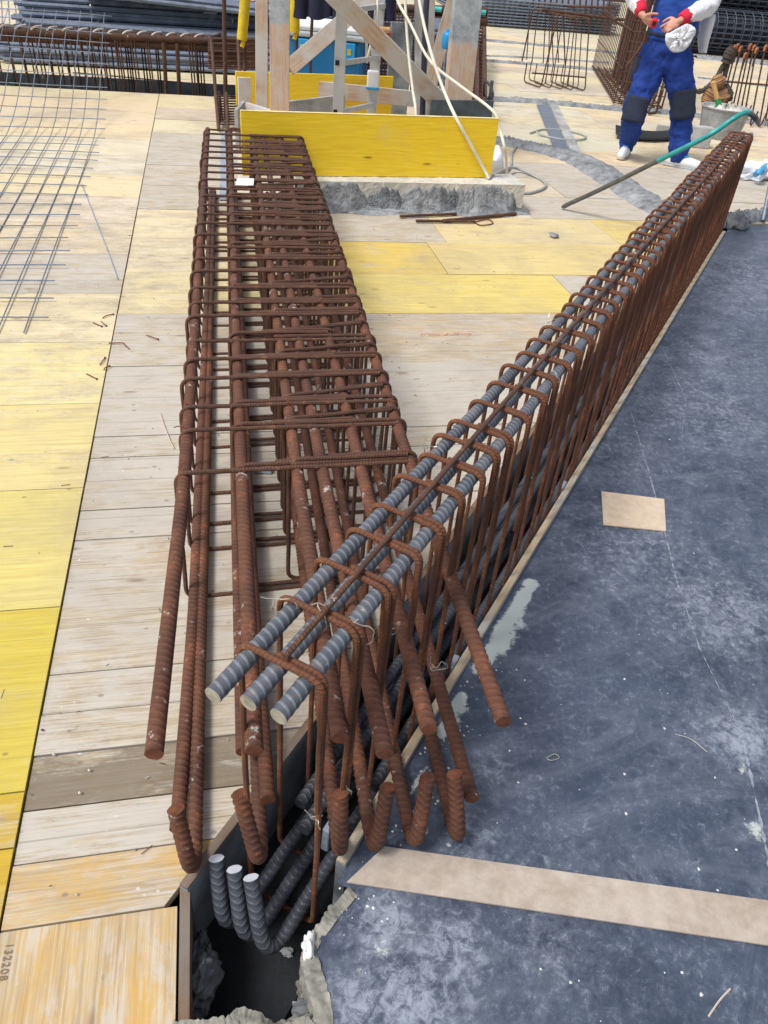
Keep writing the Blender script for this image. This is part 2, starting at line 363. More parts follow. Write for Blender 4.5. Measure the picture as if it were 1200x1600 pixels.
def link(name, me, parent=None, smooth=False, bevel=0.0, **tagkw):
    o = bpy.data.objects.new(name, me); COL.objects.link(o)
    if parent is not None: o.parent = parent; o.matrix_parent_inverse = parent.matrix_basis.inverted()
    if smooth:
        me.polygons.foreach_set('use_smooth', np.ones(len(me.polygons), bool)); me.update()
        try: me.set_sharp_from_angle(angle=math.radians(50))
        except Exception: pass
    if bevel:
        b = o.modifiers.new('bevel', 'BEVEL'); b.width = bevel; b.segments = 2; b.limit_method = 'ANGLE'
    if tagkw: tag(o, **tagkw)
    return o
def tag(o, label=None, cat=None, group=None, kind=None):
    if label: o['label'] = label
    if cat: o['category'] = cat
    if group: o['group'] = group
    if kind: o['kind'] = kind
    return o
def empty(name, loc, label, cat, group=None):
    o = bpy.data.objects.new(name, None); COL.objects.link(o); o.location = tuple(map(float, loc)); o.empty_display_size = .1
    return tag(o, label, cat, group)
def copy_obj(o, parent, name=None):
    c = o.copy(); COL.objects.link(c); c.parent = parent
    c.matrix_parent_inverse = parent.matrix_basis.inverted() if parent is not None else Matrix()
    return c

def fillet(pts, r, k=5, closed=False):
    pts = [np.asarray(p, float) for p in pts]; out = []; n = len(pts)
    for i in range(n):
        if not closed and i in (0, n - 1): out.append(pts[i]); continue
        a, b, c = pts[i - 1], pts[i], pts[(i + 1) % n]
        d0 = a - b; d1 = c - b; l0, l1 = np.linalg.norm(d0), np.linalg.norm(d1)
        rr = min(r, l0 * .49, l1 * .49); d0 /= l0; d1 /= l1
        for j in range(k + 1):
            t = j / k
            p = (1 - t) ** 2 * (b + d0 * rr) + 2 * t * (1 - t) * b + t * t * (b + d1 * rr); out.append(p)
    return out
def dense(pts, step):
    pts = np.asarray(pts, float); L = np.concatenate([[0], np.cumsum(np.linalg.norm(np.diff(pts, axis=0), axis=1))])
    n = max(2, int(L[-1] / step) + 1); q = np.linspace(0, L[-1], n)
    return np.stack([np.interp(q, L, pts[:, i]) for i in range(3)], 1)
def smooth_path(pts, n=40):
    """Catmull-Rom through the points"""
    p = np.asarray(pts, float); p = np.vstack([2 * p[0] - p[1], p, 2 * p[-1] - p[-2]]); out = []
    m = len(p) - 3; per = max(2, n // m)
    for i in range(m):
        a, b, c, d = p[i:i + 4]
        for t in np.linspace(0, 1, per, endpoint=False):
            out.append(.5 * ((2 * b) + (-a + c) * t + (2 * a - 5 * b + 4 * c - d) * t * t + (-a + 3 * b - 3 * c + d) * t ** 3))
    out.append(p[-2]); return np.array(out)

def rib_fn(pitch, h, chev=False):
    """same phase as the material's ribs: inclined crescent ribs between two long ribs"""
    def f(L, th):
        q = (th / math.pi) % 1.0; tri = np.abs(q - .5)
        k = .5 + .5 * np.sin(2 * math.pi * L / pitch + (9.0 * tri if chev else 5.0 * q))
        crest = np.clip((k - .58) / .36, 0, 1); crest = crest * crest * (3 - 2 * crest)
        env = np.clip((.5 - tri) / .10, 0, 1) ** .7
        return h * np.maximum(crest * env, np.exp(-((.5 - tri) / .035) ** 2) * .8)
    return f

# ------------------------------------------------------------------ the deck
def clip(poly, a, b, keep_left=True):
    """keep the part of a 2-D polygon on one side of the line a->b"""
    a = np.asarray(a); b = np.asarray(b); n = np.array([-(b - a)[1], (b - a)[0]]); n = n if keep_left else -n
    out = []
    for i in range(len(poly)):
        p, q = poly[i], poly[(i + 1) % len(poly)]; dp, dq = (p - a) @ n, (q - a) @ n
        if dp >= 0: out.append(p)
        if dp * dq < 0: out.append(p + (q - p) * dp / (dp - dq))
    return out
dR = np.array([.4147, .9100]); pR = np.array([.9100, -.4147]); oR = np.array([-.142, .832])      # the narrow cage
TL_a = np.array([-.343, .774]); TL_b = TL_a + dR                                               # trench, left edge
TR_a = np.array([-.0146, .828]); TR_b = TR_a + dR                                              # trench, right edge
FAR_V = 5.43
bd = MB()
def board(u0, u1, v0, v1, tint, wear, clips=(), along='u', dz=None, gap=.0021):
    poly = [UVW(u0 + gap, v0 + gap)[:2], UVW(u1 - gap, v0 + gap)[:2], UVW(u1 - gap, v1 - gap)[:2], UVW(u0 + gap, v1 - gap)[:2]]
    for c in clips: poly = clip(poly, *c)
    if len(poly) < 3: return
    z = random.uniform(-.0030, .0022) if dz is None else dz
    ou, ov = random.uniform(0, 40), random.uniform(0, 40)
    top = [np.array([p[0], p[1], z]) for p in poly]; bot = [np.array([p[0], p[1], z - .024]) for p in poly]
    k = len(poly); V_ = bot + top
    F = [tuple(range(k, 2 * k))] + [(i, (i + 1) % k, k + (i + 1) % k, k + i) for i in range(k)]
    def uvp(p):
        u, v = uv_of(p); u -= u0; v -= v0
        return (u + ou, v + ov) if along == 'u' else (v + ou, u + ov)
    UV = [[uvp(p) for p in top]] + [[(ou, ov)] * 4 for i in range(k)]
    bd.add(V_, F, UV, None, tuple(tint[:3]) + (wear,))
YEL = lin(202, 176, 72); YEL2 = lin(220, 204, 128); CREAM = lin(230, 217, 184); PALE = lin(226, 216, 196); TAN = lin(194, 168, 128); GREY = lin(150, 138, 122); OCH = lin(204, 170, 104); WHT = lin(206, 200, 190); DRK = lin(134, 123, 108)
LEFT = -.475
# left field: boards across, seam to seam
rowsA = [(-.9, .40, YEL, .25), (.40, .966, lin(196, 168, 46), .34), (.966, 1.10, lin(200, 172, 56), .45), (1.10, 1.688, lin(210, 188, 84), .32), (1.688, 2.267, YEL2, .22), (2.267, 2.847, lin(228, 214, 150), .34), (2.847, 3.41, lin(228, 216, 166), .45), (3.41, 3.98, CREAM, .45), (3.98, 4.55, lin(206, 190, 164), .8), (4.55, 5.11, CREAM, .55), (5.11, 5.68, PALE, .5), (5.68, 6.24, CREAM, .35), (6.24, 6.81, PALE, .45), (6.81, 7.37, PALE, .3), (7.37, 7.94, CREAM, .3), (7.94, 8.5, CREAM, .2), (8.5, 9.06, CREAM, .15), (9.06, 9.50, CREAM, .2)]
for v0, v1, tn, w in rowsA:
    cuts = [LEFT, LEFT - random.uniform(1.75, 2.0), LEFT - 4.2, LEFT - 6.5]
    for a, b in zip(cuts[1:], cuts[:-1]): board(a, b, v0, v1, [x * random.uniform(.96, 1.03) for x in tn[:3]], w, dz=.006)
# middle field
pit = (UVW(-.14, 0)[:2], UVW(-.14, 1)[:2], True)
tl = (TL_a, TL_b, True)
rowsB = [(.797, .930, OCH, .55), (.930, 1.054, WHT, .85), (1.054, 1.195, DRK, .4), (1.195, 1.314, lin(142, 128, 112), .7), (1.314, 1.443, lin(178, 160, 136), .8), (1.443, 1.991, TAN, .75), (1.991, 2.144, GREY, .95), (2.144, 2.312, lin(160, 146, 124), .8), (2.312, 2.458, lin(150, 140, 126), .9), (2.458, 2.600, lin(178, 156, 130), .75), (2.600, 3.171, lin(196, 180, 156), .92)]
for v0, v1, tn, w in rowsB: board(LEFT, 3.0, v0, v1, tn, w, (tl,))
board(-.80, -.14, .10, .797, OCH, .54, (), along='v')
board(-.80, -.14, -.6, .10, OCH, .5, (), along='v')
board(LEFT - .35, LEFT, .10, .797, YEL, .2, ()) if False else None
rowsM = [(3.171, 3.740, [(LEFT, .45, lin(204, 190, 168), .75), (.45, 2.1, lin(206, 186, 152), .62), (2.1, 4, TAN, .6)]),
         (3.740, 4.305, [(LEFT, .42, lin(230, 218, 172), .45), (.42, 2.02, lin(224, 206, 126), .32), (2.02, 4, lin(176, 168, 156), .8)]),
         (4.305, 4.870, [(LEFT, .42, CREAM, .5), (.42, 1.36, lin(222, 198, 110), .4), (1.36, 3.6, lin(224, 206, 146), .3)]),
         (4.870, 5.450, [(LEFT, .5, CREAM, .42), (.5, 1.5, lin(200, 196, 190), .7), (1.5, 2.75, lin(222, 206, 160), .4), (2.75, 4, lin(222, 202, 130), .35)])]
for v0, v1, L_ in rowsM:
    for a, b, tn, w in L_: board(a, b, v0, v1, tn, w, (tl,))
# beyond the narrow cage the boards run right across
v = 5.450; i = 0
tones = [CREAM, PALE, CREAM, lin(216, 204, 186), CREAM, PALE, lin(230, 220, 184)]
spec = {0: (PALE, .55), 1: (lin(196, 182, 164), .8), 2: (lin(186, 176, 164), .8), 3: (CREAM, .4)}
while v < 34:
    v1 = v + .565
    edges = [LEFT] + sorted(LEFT + random.uniform(.6, 1.4) + 2.02 * k for k in range(0, 10))
    if v > 9: edges = [-9.0] + [-9 + random.uniform(.6, 1.6) + 2.02 * k for k in range(0, 15)]
    for a, b in zip(edges[:-1], edges[1:]):
        tn = random.choice(tones); w = random.uniform(.15, .45)
        if a == LEFT and v < 9.3: tn, w = {0: (lin(206, 198, 186), .7), 1: (WHT, .65), 2: (lin(192, 178, 158), .8), 3: (lin(198, 186, 168), .75), 4: (CREAM, .35), 5: (lin(216, 206, 186), .5), 6: (CREAM, .25)}[int(round((v - 5.45) / .565))]
        if v < 6.6 and 2.2 < a < 4.5: tn, w = lin(196, 180, 158), .8
        if 9.3 < v < 10.1 and a < .9:                    # an open beam trench crosses here
            if b < .9: continue
            a = .9
        board(a, b, v, v1, [x * random.uniform(.95, 1.04) for x in tn[:3]], w)
    v = v1
board(LEFT, .88, 9.40, 9.56, CREAM, .2); board(LEFT - 6.5, LEFT, 9.50, 9.505, CREAM, .2)
for q in range(5): board(-9 + q * 1.98, -9 + q * 1.98 + 1.98, 10.165, 10.535, CREAM, .2)
deck = bd.obj('timber_deck', M['boards'], kind='structure', bevel=.0)
# what lies under the boards and in the trenches
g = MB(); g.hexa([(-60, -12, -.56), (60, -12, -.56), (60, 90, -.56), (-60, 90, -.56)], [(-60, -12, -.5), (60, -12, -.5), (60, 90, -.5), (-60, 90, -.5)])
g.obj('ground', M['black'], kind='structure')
# pencil figures on the nearest board, faded red print on a far one
txt = bpy.data.curves.new('board_figures', 'FONT'); txt.body = '132208'; txt.size = .020; txt.space_character = 1.15
to = bpy.data.objects.new('pencil_figures', txt); COL.objects.link(to)
to.data.materials.append(M['pencil']); a = P(9, 1474, .0022)
ang = math.atan2(*(P(2, 1550) - P(17, 1472))[[1, 0]]); to.location = a; to.rotation_euler = (0, 0, ang); to['kind'] = 'structure'; to.parent = deck
pr = MB()
xs = np.linspace(0, 1, 15); A_, B_ = P(657, 524, .0024), P(738, 522, .0024); ax = (B_ - A_) / np.linalg.norm(B_ - A_); ay = np.array([-ax[1], ax[0], 0])
for k, x in enumerate(xs[:-1]):
    q = A_ + (B_ - A_) * x; w = np.linalg.norm(B_ - A_) / 15 * .7; hh = .030
    seq = [((0, 0), (.0, hh)), ((0, hh), (w, hh)), ((0, 0), (w, hh)), ((w, 0), (w, hh)), ((0, 0), (w, 0)), ((0, hh / 2), (w, hh / 2))]
    for (x0, y0), (x1, y1) in random.sample(seq, 3):
        p0 = q + ax * x0 + ay * y0; p1 = q + ax * x1 + ay * y1; pr.beam(p0, p1, .004, .0004, (0, 0, 1) if False else ay + ax * .7)
pr.obj('faded_print', M['redprint'], deck)

# ------------------------------------------------------------------ trench, pit and blue film-faced deck
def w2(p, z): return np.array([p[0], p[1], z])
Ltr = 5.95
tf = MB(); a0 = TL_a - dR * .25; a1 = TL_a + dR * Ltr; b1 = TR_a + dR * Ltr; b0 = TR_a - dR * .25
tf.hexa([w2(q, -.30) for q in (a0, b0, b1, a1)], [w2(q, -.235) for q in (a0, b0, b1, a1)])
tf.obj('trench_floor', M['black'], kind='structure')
lb = MB(); t = .022
for s0, s1 in ((.0, 1.55), (1.552, 3.6), (3.602, 5.6)):
    q0 = TL_a + dR * s0; q1 = TL_a + dR * s1
    lb.hexa([w2(q0, -.3), w2(q0 + pR * t, -.3), w2(q1 + pR * t, -.3), w2(q1, -.3)], [w2(q0, .004), w2(q0 + pR * t, .004), w2(q1 + pR * t, .004), w2(q1, .004)], M['ply_wall'])
o = lb.obj('formwork_board', None, label='dark scratched formwork board lining the left side of the trench', cat='formwork board')
ed = MB()
for s0, s1 in ((.0, 1.55), (1.552, 3.6), (3.602, 5.6)):
    q0 = TL_a + dR * s0 + pR * .001; q1 = TL_a + dR * s1 + pR * .001
    ed.hexa([w2(q0, .0045), w2(q0 + pR * .02, .0045), w2(q1 + pR * .02, .0045), w2(q1, .0045)], [w2(q0, .010), w2(q0 + pR * .02, .010), w2(q1 + pR * .02, .010), w2(q1, .010)])
ed.obj('top_edge', M['wood_edge_dark'], o)
rb = MB(); t = .024
S = [(.02, .78, .012), (.782, 5.62, .016)]
for s0, s1, zz in S:
    q0 = TR_a + dR * s0; q1 = TR_a + dR * s1
    rb.hexa([w2(q0 - pR * t, -.3), w2(q0, -.3), w2(q1, -.3), w2(q1 - pR * t, -.3)], [w2(q0 - pR * t, zz - .003), w2(q0, zz - .003), w2(q1, zz - .003), w2(q1 - pR * t, zz - .003)], M['ply_wall'])
o = rb.obj('formwork_board', None, label='long formwork board with pale plywood edge between blue panels and narrow rebar cage', cat='formwork board')
ed = MB()
for s0, s1, zz in S:
    q0 = TR_a + dR * s0 - pR * .001; q1 = TR_a + dR * s1 - pR * .001
    ed.hexa([w2(q0 - pR * .023, zz - .0025), w2(q0, zz - .0025), w2(q1, zz - .0025), w2(q1 - pR * .023, zz - .0025)], [w2(q0 - pR * .022, zz + .004), w2(q0 - pR * .001, zz + .004), w2(q1 - pR * .001, zz + .004), w2(q1 - pR * .022, zz + .004)])
ed.obj('top_edge', M['wood_edge'], o)

# blue deck as a fine sheet carrying the dried-cement stain mask
def seg_d(p, a, b):
    ab = b - a; tt = np.clip(((p - a) @ ab) / (ab @ ab), 0, 1); return np.linalg.norm(p - a - tt[:, None] * ab, axis=1)
def make_film():
    us = np.concatenate([np.arange(0, 2.2, .014), np.arange(2.2, 6.5, .08)])           # metres right of the trench edge
    ss = np.concatenate([np.arange(-.42, 1.6, .014), np.arange(1.6, 6.6, .05)])
    Ug, Sg = np.meshgrid(us, ss)
    lean = np.where(Sg < .0, 0, 0)
    X = TR_a[0] + dR[0] * Sg + pR[0] * Ug; Y = TR_a[1] + dR[1] * Sg + pR[1] * Ug
    pts = np.stack([X, Y], -1).reshape(-1, 2)
    vv = pts @ VC
    st = np.zeros(len(pts)); sg = np.zeros(len(pts))
    def blob(arr, px, py, r, k=1.0, sx=1.0):
        c = P(px, py)[:2]; d = pts - c; a = d @ dR; b = d @ pR
        np.maximum(arr, k * np.exp(-((a / (r * sx)) ** 2 + (b / r) ** 2)), out=arr)
    for px, py, r, k, sx in ((740, 1240, .03, .75, 1), (665, 1300, .022, .8, 1.2), (700, 1320, .025, .7, 1), (600, 1480, .04, .70, 1), (560, 1520, .03, .7, 1), (1100, 640, .08, .5, 1), (1180, 1300, .05, .8, 1.0), (1165, 1200, .04, .7, 1.2), (1150, 1100, .03, .6, 1), (555, 1450, .02, .65, 1)): blob(sg, px, py, r, k, sx)
    for px, py, r, k in ((600, 1450, .07, 1.), (700, 1480, .07, .9), (640, 1560, .10, 1.), (560, 1570, .06, .9), (850, 1480, .06, .45), (1000, 860, .25, .35), (1130, 950, .2, .55), (1100, 640, .35, .42), (760, 1200, .05, .6), (1160, 1150, .10, .9), (1120, 430, .9, .45), (1100, 560, .4, .35), (950, 700, .3, .3), (730, 1300, .06, .6), (850, 1370, .05, .5), (1000, 1380, .05, .35)): blob(st, px, py, r, k)
    for a, b, w, k in (((748, 1046), (830, 912), .036, 1.0), ((778, 1010), (812, 955), .062, .80), ((690, 1146), (722, 1088), .026, .95), ((706, 1140), (720, 1110), .045, .7), ((640, 1240), (668, 1200), .016, .8)):
        np.maximum(sg, k * np.exp(-(seg_d(pts, P(*a)[:2], P(*b)[:2]) / w) ** 2), out=sg)
    ny, nx = Ug.shape
    Z = np.zeros(len(pts))
    rim = np.array([P(542, 1386)[:2], P(505, 1430)[:2], P(474, 1480)[:2], P(478, 1520)[:2], P(496, 1590)[:2], P(492, 1720)[:2]])
    xr = np.interp(pts[:, 1], rim[::-1, 1], rim[::-1, 0])
    keep = ((vv < FAR_V) & ((pts[:, 1] > rim[0, 1]) | (pts[:, 0] > xr + .006))).reshape(ny, nx)
    F = []
    for j in range(ny - 1):
        for i in range(nx - 1):
            if keep[j, i] and keep[j + 1, i] and keep[j, i + 1] and keep[j + 1, i + 1]: F.append((j * nx + i, j * nx + i + 1, (j + 1) * nx + i + 1, (j + 1) * nx + i))
    me = bpy.data.meshes.new('film_faced_deck'); me.from_pydata([(p[0], p[1], 0.0) for p in pts], [], F)
    ca = me.color_attributes.new('stain', 'FLOAT_COLOR', 'POINT'); ca.data.foreach_set('color', np.stack([st, sg, 0 * st, 1 + 0 * st], 1).astype('f').ravel())
    me.materials.append(M['film']); me.update()
    return link('film_faced_deck', me, kind='structure')
fd_ = make_film()
jl = MB()
for a, b, w in (((983, 634), (1012, 730), .005), ((1012, 730), (1062, 925), .008), ((1070, 944), (1092, 1010), .005), ((1036, 544), (1072, 625), .0045), ((1072, 625), (992, 618), .0035), ((1072, 625), (1065, 690), .003), ((1092, 1010), (1160, 1150), .004), ((1160, 1150), (1230, 1480), .012), ((1200, 655), (1072, 625), .0025)):
    p0, p1 = P(*a, .0012), P(*b, .0012); d = p1 - p0; Ln = np.linalg.norm(d); d /= Ln; nn = np.array([-d[1], d[0], 0]); k = max(6, int(Ln / .012)); rr = np.random.default_rng(int(a[0] * 7 + a[1]))
    wl = np.abs(w * .6 * (1 + .5 * rr.normal(size=k + 1))); wl[rr.random(k + 1) < .25] = .0004; off = np.cumsum(rr.normal(size=k + 1)) * .0002
    V_ = []
    for i in range(k + 1): q = p0 + d * Ln * i / k + nn * off[i]; V_ += [q - nn * wl[i] / 2, q + nn * wl[i] / 2]
    jl.add(V_, [(2 * i, 2 * i + 2, 2 * i + 3, 2 * i + 1) for i in range(k)])
jl.obj('joint_filler', M['joint'], fd_)
# the joint between two blue panels and a loose strip laid over it
sp = MB(); q = [P(541, 1381), P(1330, 1499), P(1330, 1428), P(600, 1325)]
sp.hexa([w2(p[:2], .002) for p in q], [w2(p[:2], .009) for p in q])
o = sp.obj('wooden_strip', M['ply'], bevel=.0015, label='long pale hardboard strip laid across the blue panels', cat='strip')
sp = MB(); q = [P(942, 822), P(1040, 832), P(1037, 782), P(939, 770)]
sp.hexa([w2(p[:2], .002) for p in q], [w2(p[:2], .008) for p in q])
sp.obj('plywood_offcut', M['ply_raw'], bevel=.001, label='small square pale plywood patch lying alone on blue panels', cat='plywood offcut')
# pit lip: rough concrete round the near end
def rough_strip(path, w, h, mat, name, seed=0, nu=60, nv=7, z0=0.0, jag=.16, **kw):
    r = np.random.default_rng(seed); path = smooth_path(path, nu); n = len(path)
    T = np.gradient(path, axis=0); T[:, 2] = 0; T /= np.maximum(np.linalg.norm(T, axis=1)[:, None], 1e-9); N = np.stack([-T[:, 1], T[:, 0], 0 * T[:, 0]], 1)
    W = np.interp(np.linspace(0, 1, n), np.linspace(0, 1, len(np.atleast_1d(w))), np.atleast_1d(w))
    m = MB(); V_ = []
    e0 = 1 + jag * (np.convolve(r.normal(size=n + 4), np.ones(5) / 5, 'valid')[:n]) ; e1 = 1 + jag * (np.convolve(r.normal(size=n + 4), np.ones(5) / 5, 'valid')[:n])
    for i in range(n):
        for j in range(nv + 1):
            x = j / nv * 2 - 1; sc = W[i] / 2 * (e0[i] if x < 0 else e1[i])
            hh = h * (1 - abs(x) ** 3) * (1 + .16 * r.normal() + .25 * math.sin(i * .9 + j * 2.1 + seed) * math.sin(i * .37 + seed)) if 0 < j < nv else -.004
            V_.append(path[i] + N[i] * x * sc + np.array([0, 0, z0 + max(hh, -.004) if 0 < j < nv else z0 - .004]))
    F = [(i * (nv + 1) + j, i * (nv + 1) + j + 1, (i + 1) * (nv + 1) + j + 1, (i + 1) * (nv + 1) + j) for i in range(n - 1) for j in range(nv)]
    m.add(V_, F)
    return m.obj(name, mat, smooth=True, **kw)
def roughen(o, sc_=.018, st=.012, lv=2):
    sb_ = o.modifiers.new('fine', 'SUBSURF'); sb_.subdivision_type = 'SIMPLE'; sb_.levels = lv; sb_.render_levels = lv
    tx = bpy.data.textures.new('broken', 'STUCCI' if False else 'CLOUDS'); tx.noise_scale = sc_; tx.noise_depth = 5; tx.noise_type = 'HARD_NOISE'
    d = o.modifiers.new('broken', 'DISPLACE'); d.texture = tx; d.strength = st; d.mid_level = .5; d.texture_coords = 'GLOBAL'; return o
def pit_wall(path, depth, thick, mat, name, seed, **kw):
    """rough cast wall hanging down from a path at deck level"""
    r = np.random.default_rng(seed); p = smooth_path(path, 50); n = len(p); rows = 10
    T = np.gradient(p, axis=0); T /= np.linalg.norm(T, axis=1)[:, None]; N = np.stack([T[:, 1], -T[:, 0], 0 * T[:, 0]], 1)
    V_ = []
    jit = np.cumsum(r.normal(size=(rows + 3, n)), 1) * .0016; jit -= jit.mean(1)[:, None]; jit = np.clip(jit + r.normal(size=jit.shape) * .0015, -.008, .008)
    for k in range(rows + 3):
        for i in range(n):
            if k == 0: q = p[i] - N[i] * thick * (1 + 14 * jit[0, i])
            elif k == 1: q = p[i] - N[i] * thick * .3 + np.array([0, 0, .004])
            else: q = p[i] + N[i] * (jit[k, i]) + np.array([0, 0, -depth * (k - 2) / rows + (.0 if k > 2 else -.003)])
            V_.append(q + np.array([0, 0, jit[k, i] * .5 if k < 3 else 0]))
    F = [(k * n + i, k * n + i + 1, (k + 1) * n + i + 1, (k + 1) * n + i) for k in range(rows + 2) for i in range(n - 1)]
    m = MB(); m.add(V_, F); return roughen(m.obj(name, mat, smooth=True, **kw))
pit_wall([P(542, 1386), P(505, 1430), P(474, 1480), P(478, 1520), P(496, 1590), P(492, 1720)], .5, .028, M['concrete_edge'], 'concrete_rim', 3, label='rough broken concrete rim along the right side of the pit', cat='concrete rim')
pit_wall([P(500, 1592), P(478, 1577), P(430, 1592), P(380, 1584), P(345, 1597), P(270, 1604)], .5, .05, M['concrete_edge'], 'concrete_rim', 4, label='jagged concrete lip along the near edge of the pit', cat='concrete rim')
lp = MB(); q = [P(276, 1720), P(281, 1386)]; q0, q1 = q[0][:2], q[1][:2]; nx = np.array([.97, .24])
lp.hexa([w2(q0, -.45), w2(q0 + nx * .02, -.45), w2(q1 + nx * .02, -.45), w2(q1, -.45)], [w2(q0, -.004), w2(q0 + nx * .02, -.004), w2(q1 + nx * .02, -.004), w2(q1, -.004)])
lp.obj('formwork_board', M['wood_edge_dark'], label='short weathered board edge lining the left side of the pit beside the ochre board', cat='formwork board')
def lump(c, r, seed, mat, name, sub=3, amp=.25, sq=(1, 1, 1), parent=None, **kw):
    bm = bmesh.new(); bmesh.ops.create_icosphere(bm, subdivisions=sub, radius=1.0); rr = np.random.default_rng(seed)
    ks = rr.normal(size=(10, 3)) * 2.2; ph = rr.uniform(0, 6.28, 10)
    for v_ in bm.verts:
        d = np.array(v_.co); k = 1 + amp * float(np.sum(np.sin(ks @ d * 1.5 + ph)) / 4) + amp * .25 * rr.normal()
        v_.co = Vector(d * k * r * np.array(sq)) + Vector(tuple(map(float, c)))
    me = bpy.data.meshes.new(name); bm.to_mesh(me); bm.free(); me.materials.append(mat)
    return link(name, me, parent, smooth=True, **kw)
c0 = P(302, 1560, -.16)
lump(c0, .055, 5, M['mortar_dark'], 'mortar_lump', 4, .3, (.7, 1.6, 1.7), label='big dark mortar lump stuck to the left wall of the pit', cat='mortar lump'); roughen(bpy.data.objects['mortar_lump'], .03, .03, 1)
lump(P(500, 1575, -.10), .045, 8, M['mortar_dark'], 'mortar_lump', 4, .3, (1.2, .6, 1.5), label='grey mortar lump low on the right wall of the pit', cat='mortar lump')
lump(P(482, 1478, .004), .012, 6, M['crumb'], 'mortar_lump', 3, .4, (1, 1.9, 1.2), label='small white mortar crust on the corner of the pit rim', cat='mortar lump')
lump(P(450, 1487, -.228), .010, 9, M['mortar'], 'pebble', 3, .45, (1.2, .8, .6), label='pale chip on the pit floor below the hooked dark bars', cat='chip')
lump(P(436, 1550, -.49), .012, 10, M['mortar'], 'pebble', 3, .45, (1.3, .8, .6), label='tiny pale chip beside the lump at the right of the pit floor', cat='chip')
# scattered mortar crumbs on the blue deck (nobody could count them)
cm = MB()
def crumb(p, r):
    a = random.uniform(0, 6.28); V_ = [p + np.array([r * random.uniform(.6, 1.3) * math.cos(a + k * 1.257), r * random.uniform(.6, 1.3) * math.sin(a + k * 1.257), 0]) for k in range(5)] + [p + np.array([0, 0, r * .9])]
    cm.add(V_, [(k, (k + 1) % 5, 5) for k in range(5)])
for k in range(150):
    s = random.uniform(-.1, .75); crumb(w2(TR_a + dR * s + pR * (abs(random.gauss(0, .06)) + .006), .0), random.choice((.0015, .002, .003, .004)))
for k in range(55):
    px, py = random.uniform(520, 1200), random.uniform(640, 1600); crumb(P(px, py, 0) if abs(py - 1400 - (px - 600) * .14) > 70 else P(px, 1520, 0), random.choice((.0015, .002, .003, .004)))
cm.obj('mortar_crumbs', M['crumb'], label='scattered white mortar crumbs on the blue panels', cat='crumbs', kind='stuff')
for (px, py), (qx, qy), lab in (((1040, 1180), (1105, 1175), 'thin'), ((1120, 1570), (1140, 1545), 'x'),):
    pass
for k, (pts, lab) in enumerate(((((853, 1185), (866, 1178), (874, 1184), (862, 1188), (855, 1186)), 'small looped wire offcut on the blue panels'), (((1055, 1147), (1080, 1155), (1105, 1175)), 'bent wire offcut curving over the blue panels'), (((1107, 1588), (1125, 1562), (1141, 1545)), 'straight pale splinter near the lower right corner of the blue panels'))):
    m = MB(); m.tube(smooth_path([P(a, b, .003) for a, b in pts], 16), .0011 if k < 2 else .002, 5); m.obj('wire_offcut' if k < 2 else 'splinter', M['tie'] if k < 2 else M['lumber_pale'], smooth=True, label=lab, cat='wire' if k < 2 else 'splinter')

# ------------------------------------------------------------------ the narrow cage (right): axis dR, tall thin links
ROOT_R = empty('rebar_cage', w2(oR, 0), 'narrow tall rusty rebar cage standing in the trench beside the blue panels', 'rebar cage')
def RW(s, l, z): q = oR + dR * s + pR * l; return np.array([q[0], q[1], z])
ZT, ZB, HW, RS = .66, -.15, .080, .0060
def link_path(hw, z0, z1, rad, lap, step, down):
    """closed link bent from one bar: starts left of the middle of the top, goes round and laps over itself"""
    x0 = -.012
    pts = [(x0, 0, z1), (hw, 0, z1), (hw, 0, z0), (-hw, 0, z0), (-hw, step * .6, z1), (hw, step, z1 - .001), (hw, step, z1 - down)]
    return fillet(pts, rad, 8)
def link_mesh(name, hw, z0, z1, rad, down, seed):
    r = np.random.default_rng(seed); p = np.array(link_path(hw, z0, z1, rad, 0, -.0135, down))
    p = dense(p, .009); p += np.cumsum(r.normal(size=p.shape) * .00016, 0) * [1, 1, .3]
    m = MB(); m.tube(p, RS, 8, None, u0=r.uniform(0, 1), capm=None); return m.data(name, M['rust_bright'])
linkv = [link_mesh('stirrup', HW, ZB, ZT, .028, random.uniform(.25, .6), 100 + k) for k in range(6)]
S_R = [0.0, .123, .245, .35, .457, .586, .697, .785, .878, .994, 1.123, 1.243]
while S_R[-1] < 5.70: S_R.append(S_R[-1] + random.uniform(.103, .118))
Rz = math.atan2(pR[1], pR[0])
for k, s in enumerate(S_R):
    o = bpy.data.objects.new('stirrup', linkv[k % 6]); COL.objects.link(o); o.parent = ROOT_R; o.matrix_parent_inverse = ROOT_R.matrix_basis.inverted()
    q = RW(s, random.uniform(-.003, .003), random.uniform(-.004, .003))
    o.location = q; o.rotation_euler = (random.uniform(-.012, .012), random.uniform(-.006, .006), Rz + random.uniform(-.03, .03))
RIB = rib_fn(.0165, .0008); RB = .0148
def bar_obj(name, pts, r, mat, parent, near=True, capm=None, hot=None, seg=14, ribs=None):
    m = MB(); m.tube(pts, r, seg, mat, ribs=ribs if near else None, capm=capm or mat)
    return m.obj(name, None, parent, smooth=True)
zb = ZT - RS - RB
for l, s0 in ((-.054, -.105), (.0, -.088), (.054, -.085)):
    pts = []
    a = RW(s0, l, zb); b = RW(2.2, l + random.uniform(-.004, .004), zb); c = RW(5.86, l * .98, zb)
    near = dense([a, b], .0034)
    wob = np.sin(np.linspace(0, 5, len(near)) + l * 60)[:, None] * np.array([.0015, 0, .001])
    bar_obj('top_bar', near + wob, RB, M['steel'], ROOT_R, True, M['steel_cut'], ribs=RIB)
    far = dense([near[-1] + wob[-1], c], .05); bar_obj('top_bar', far, RB + .001, M['steel'], ROOT_R, False, M['steel_cut'])
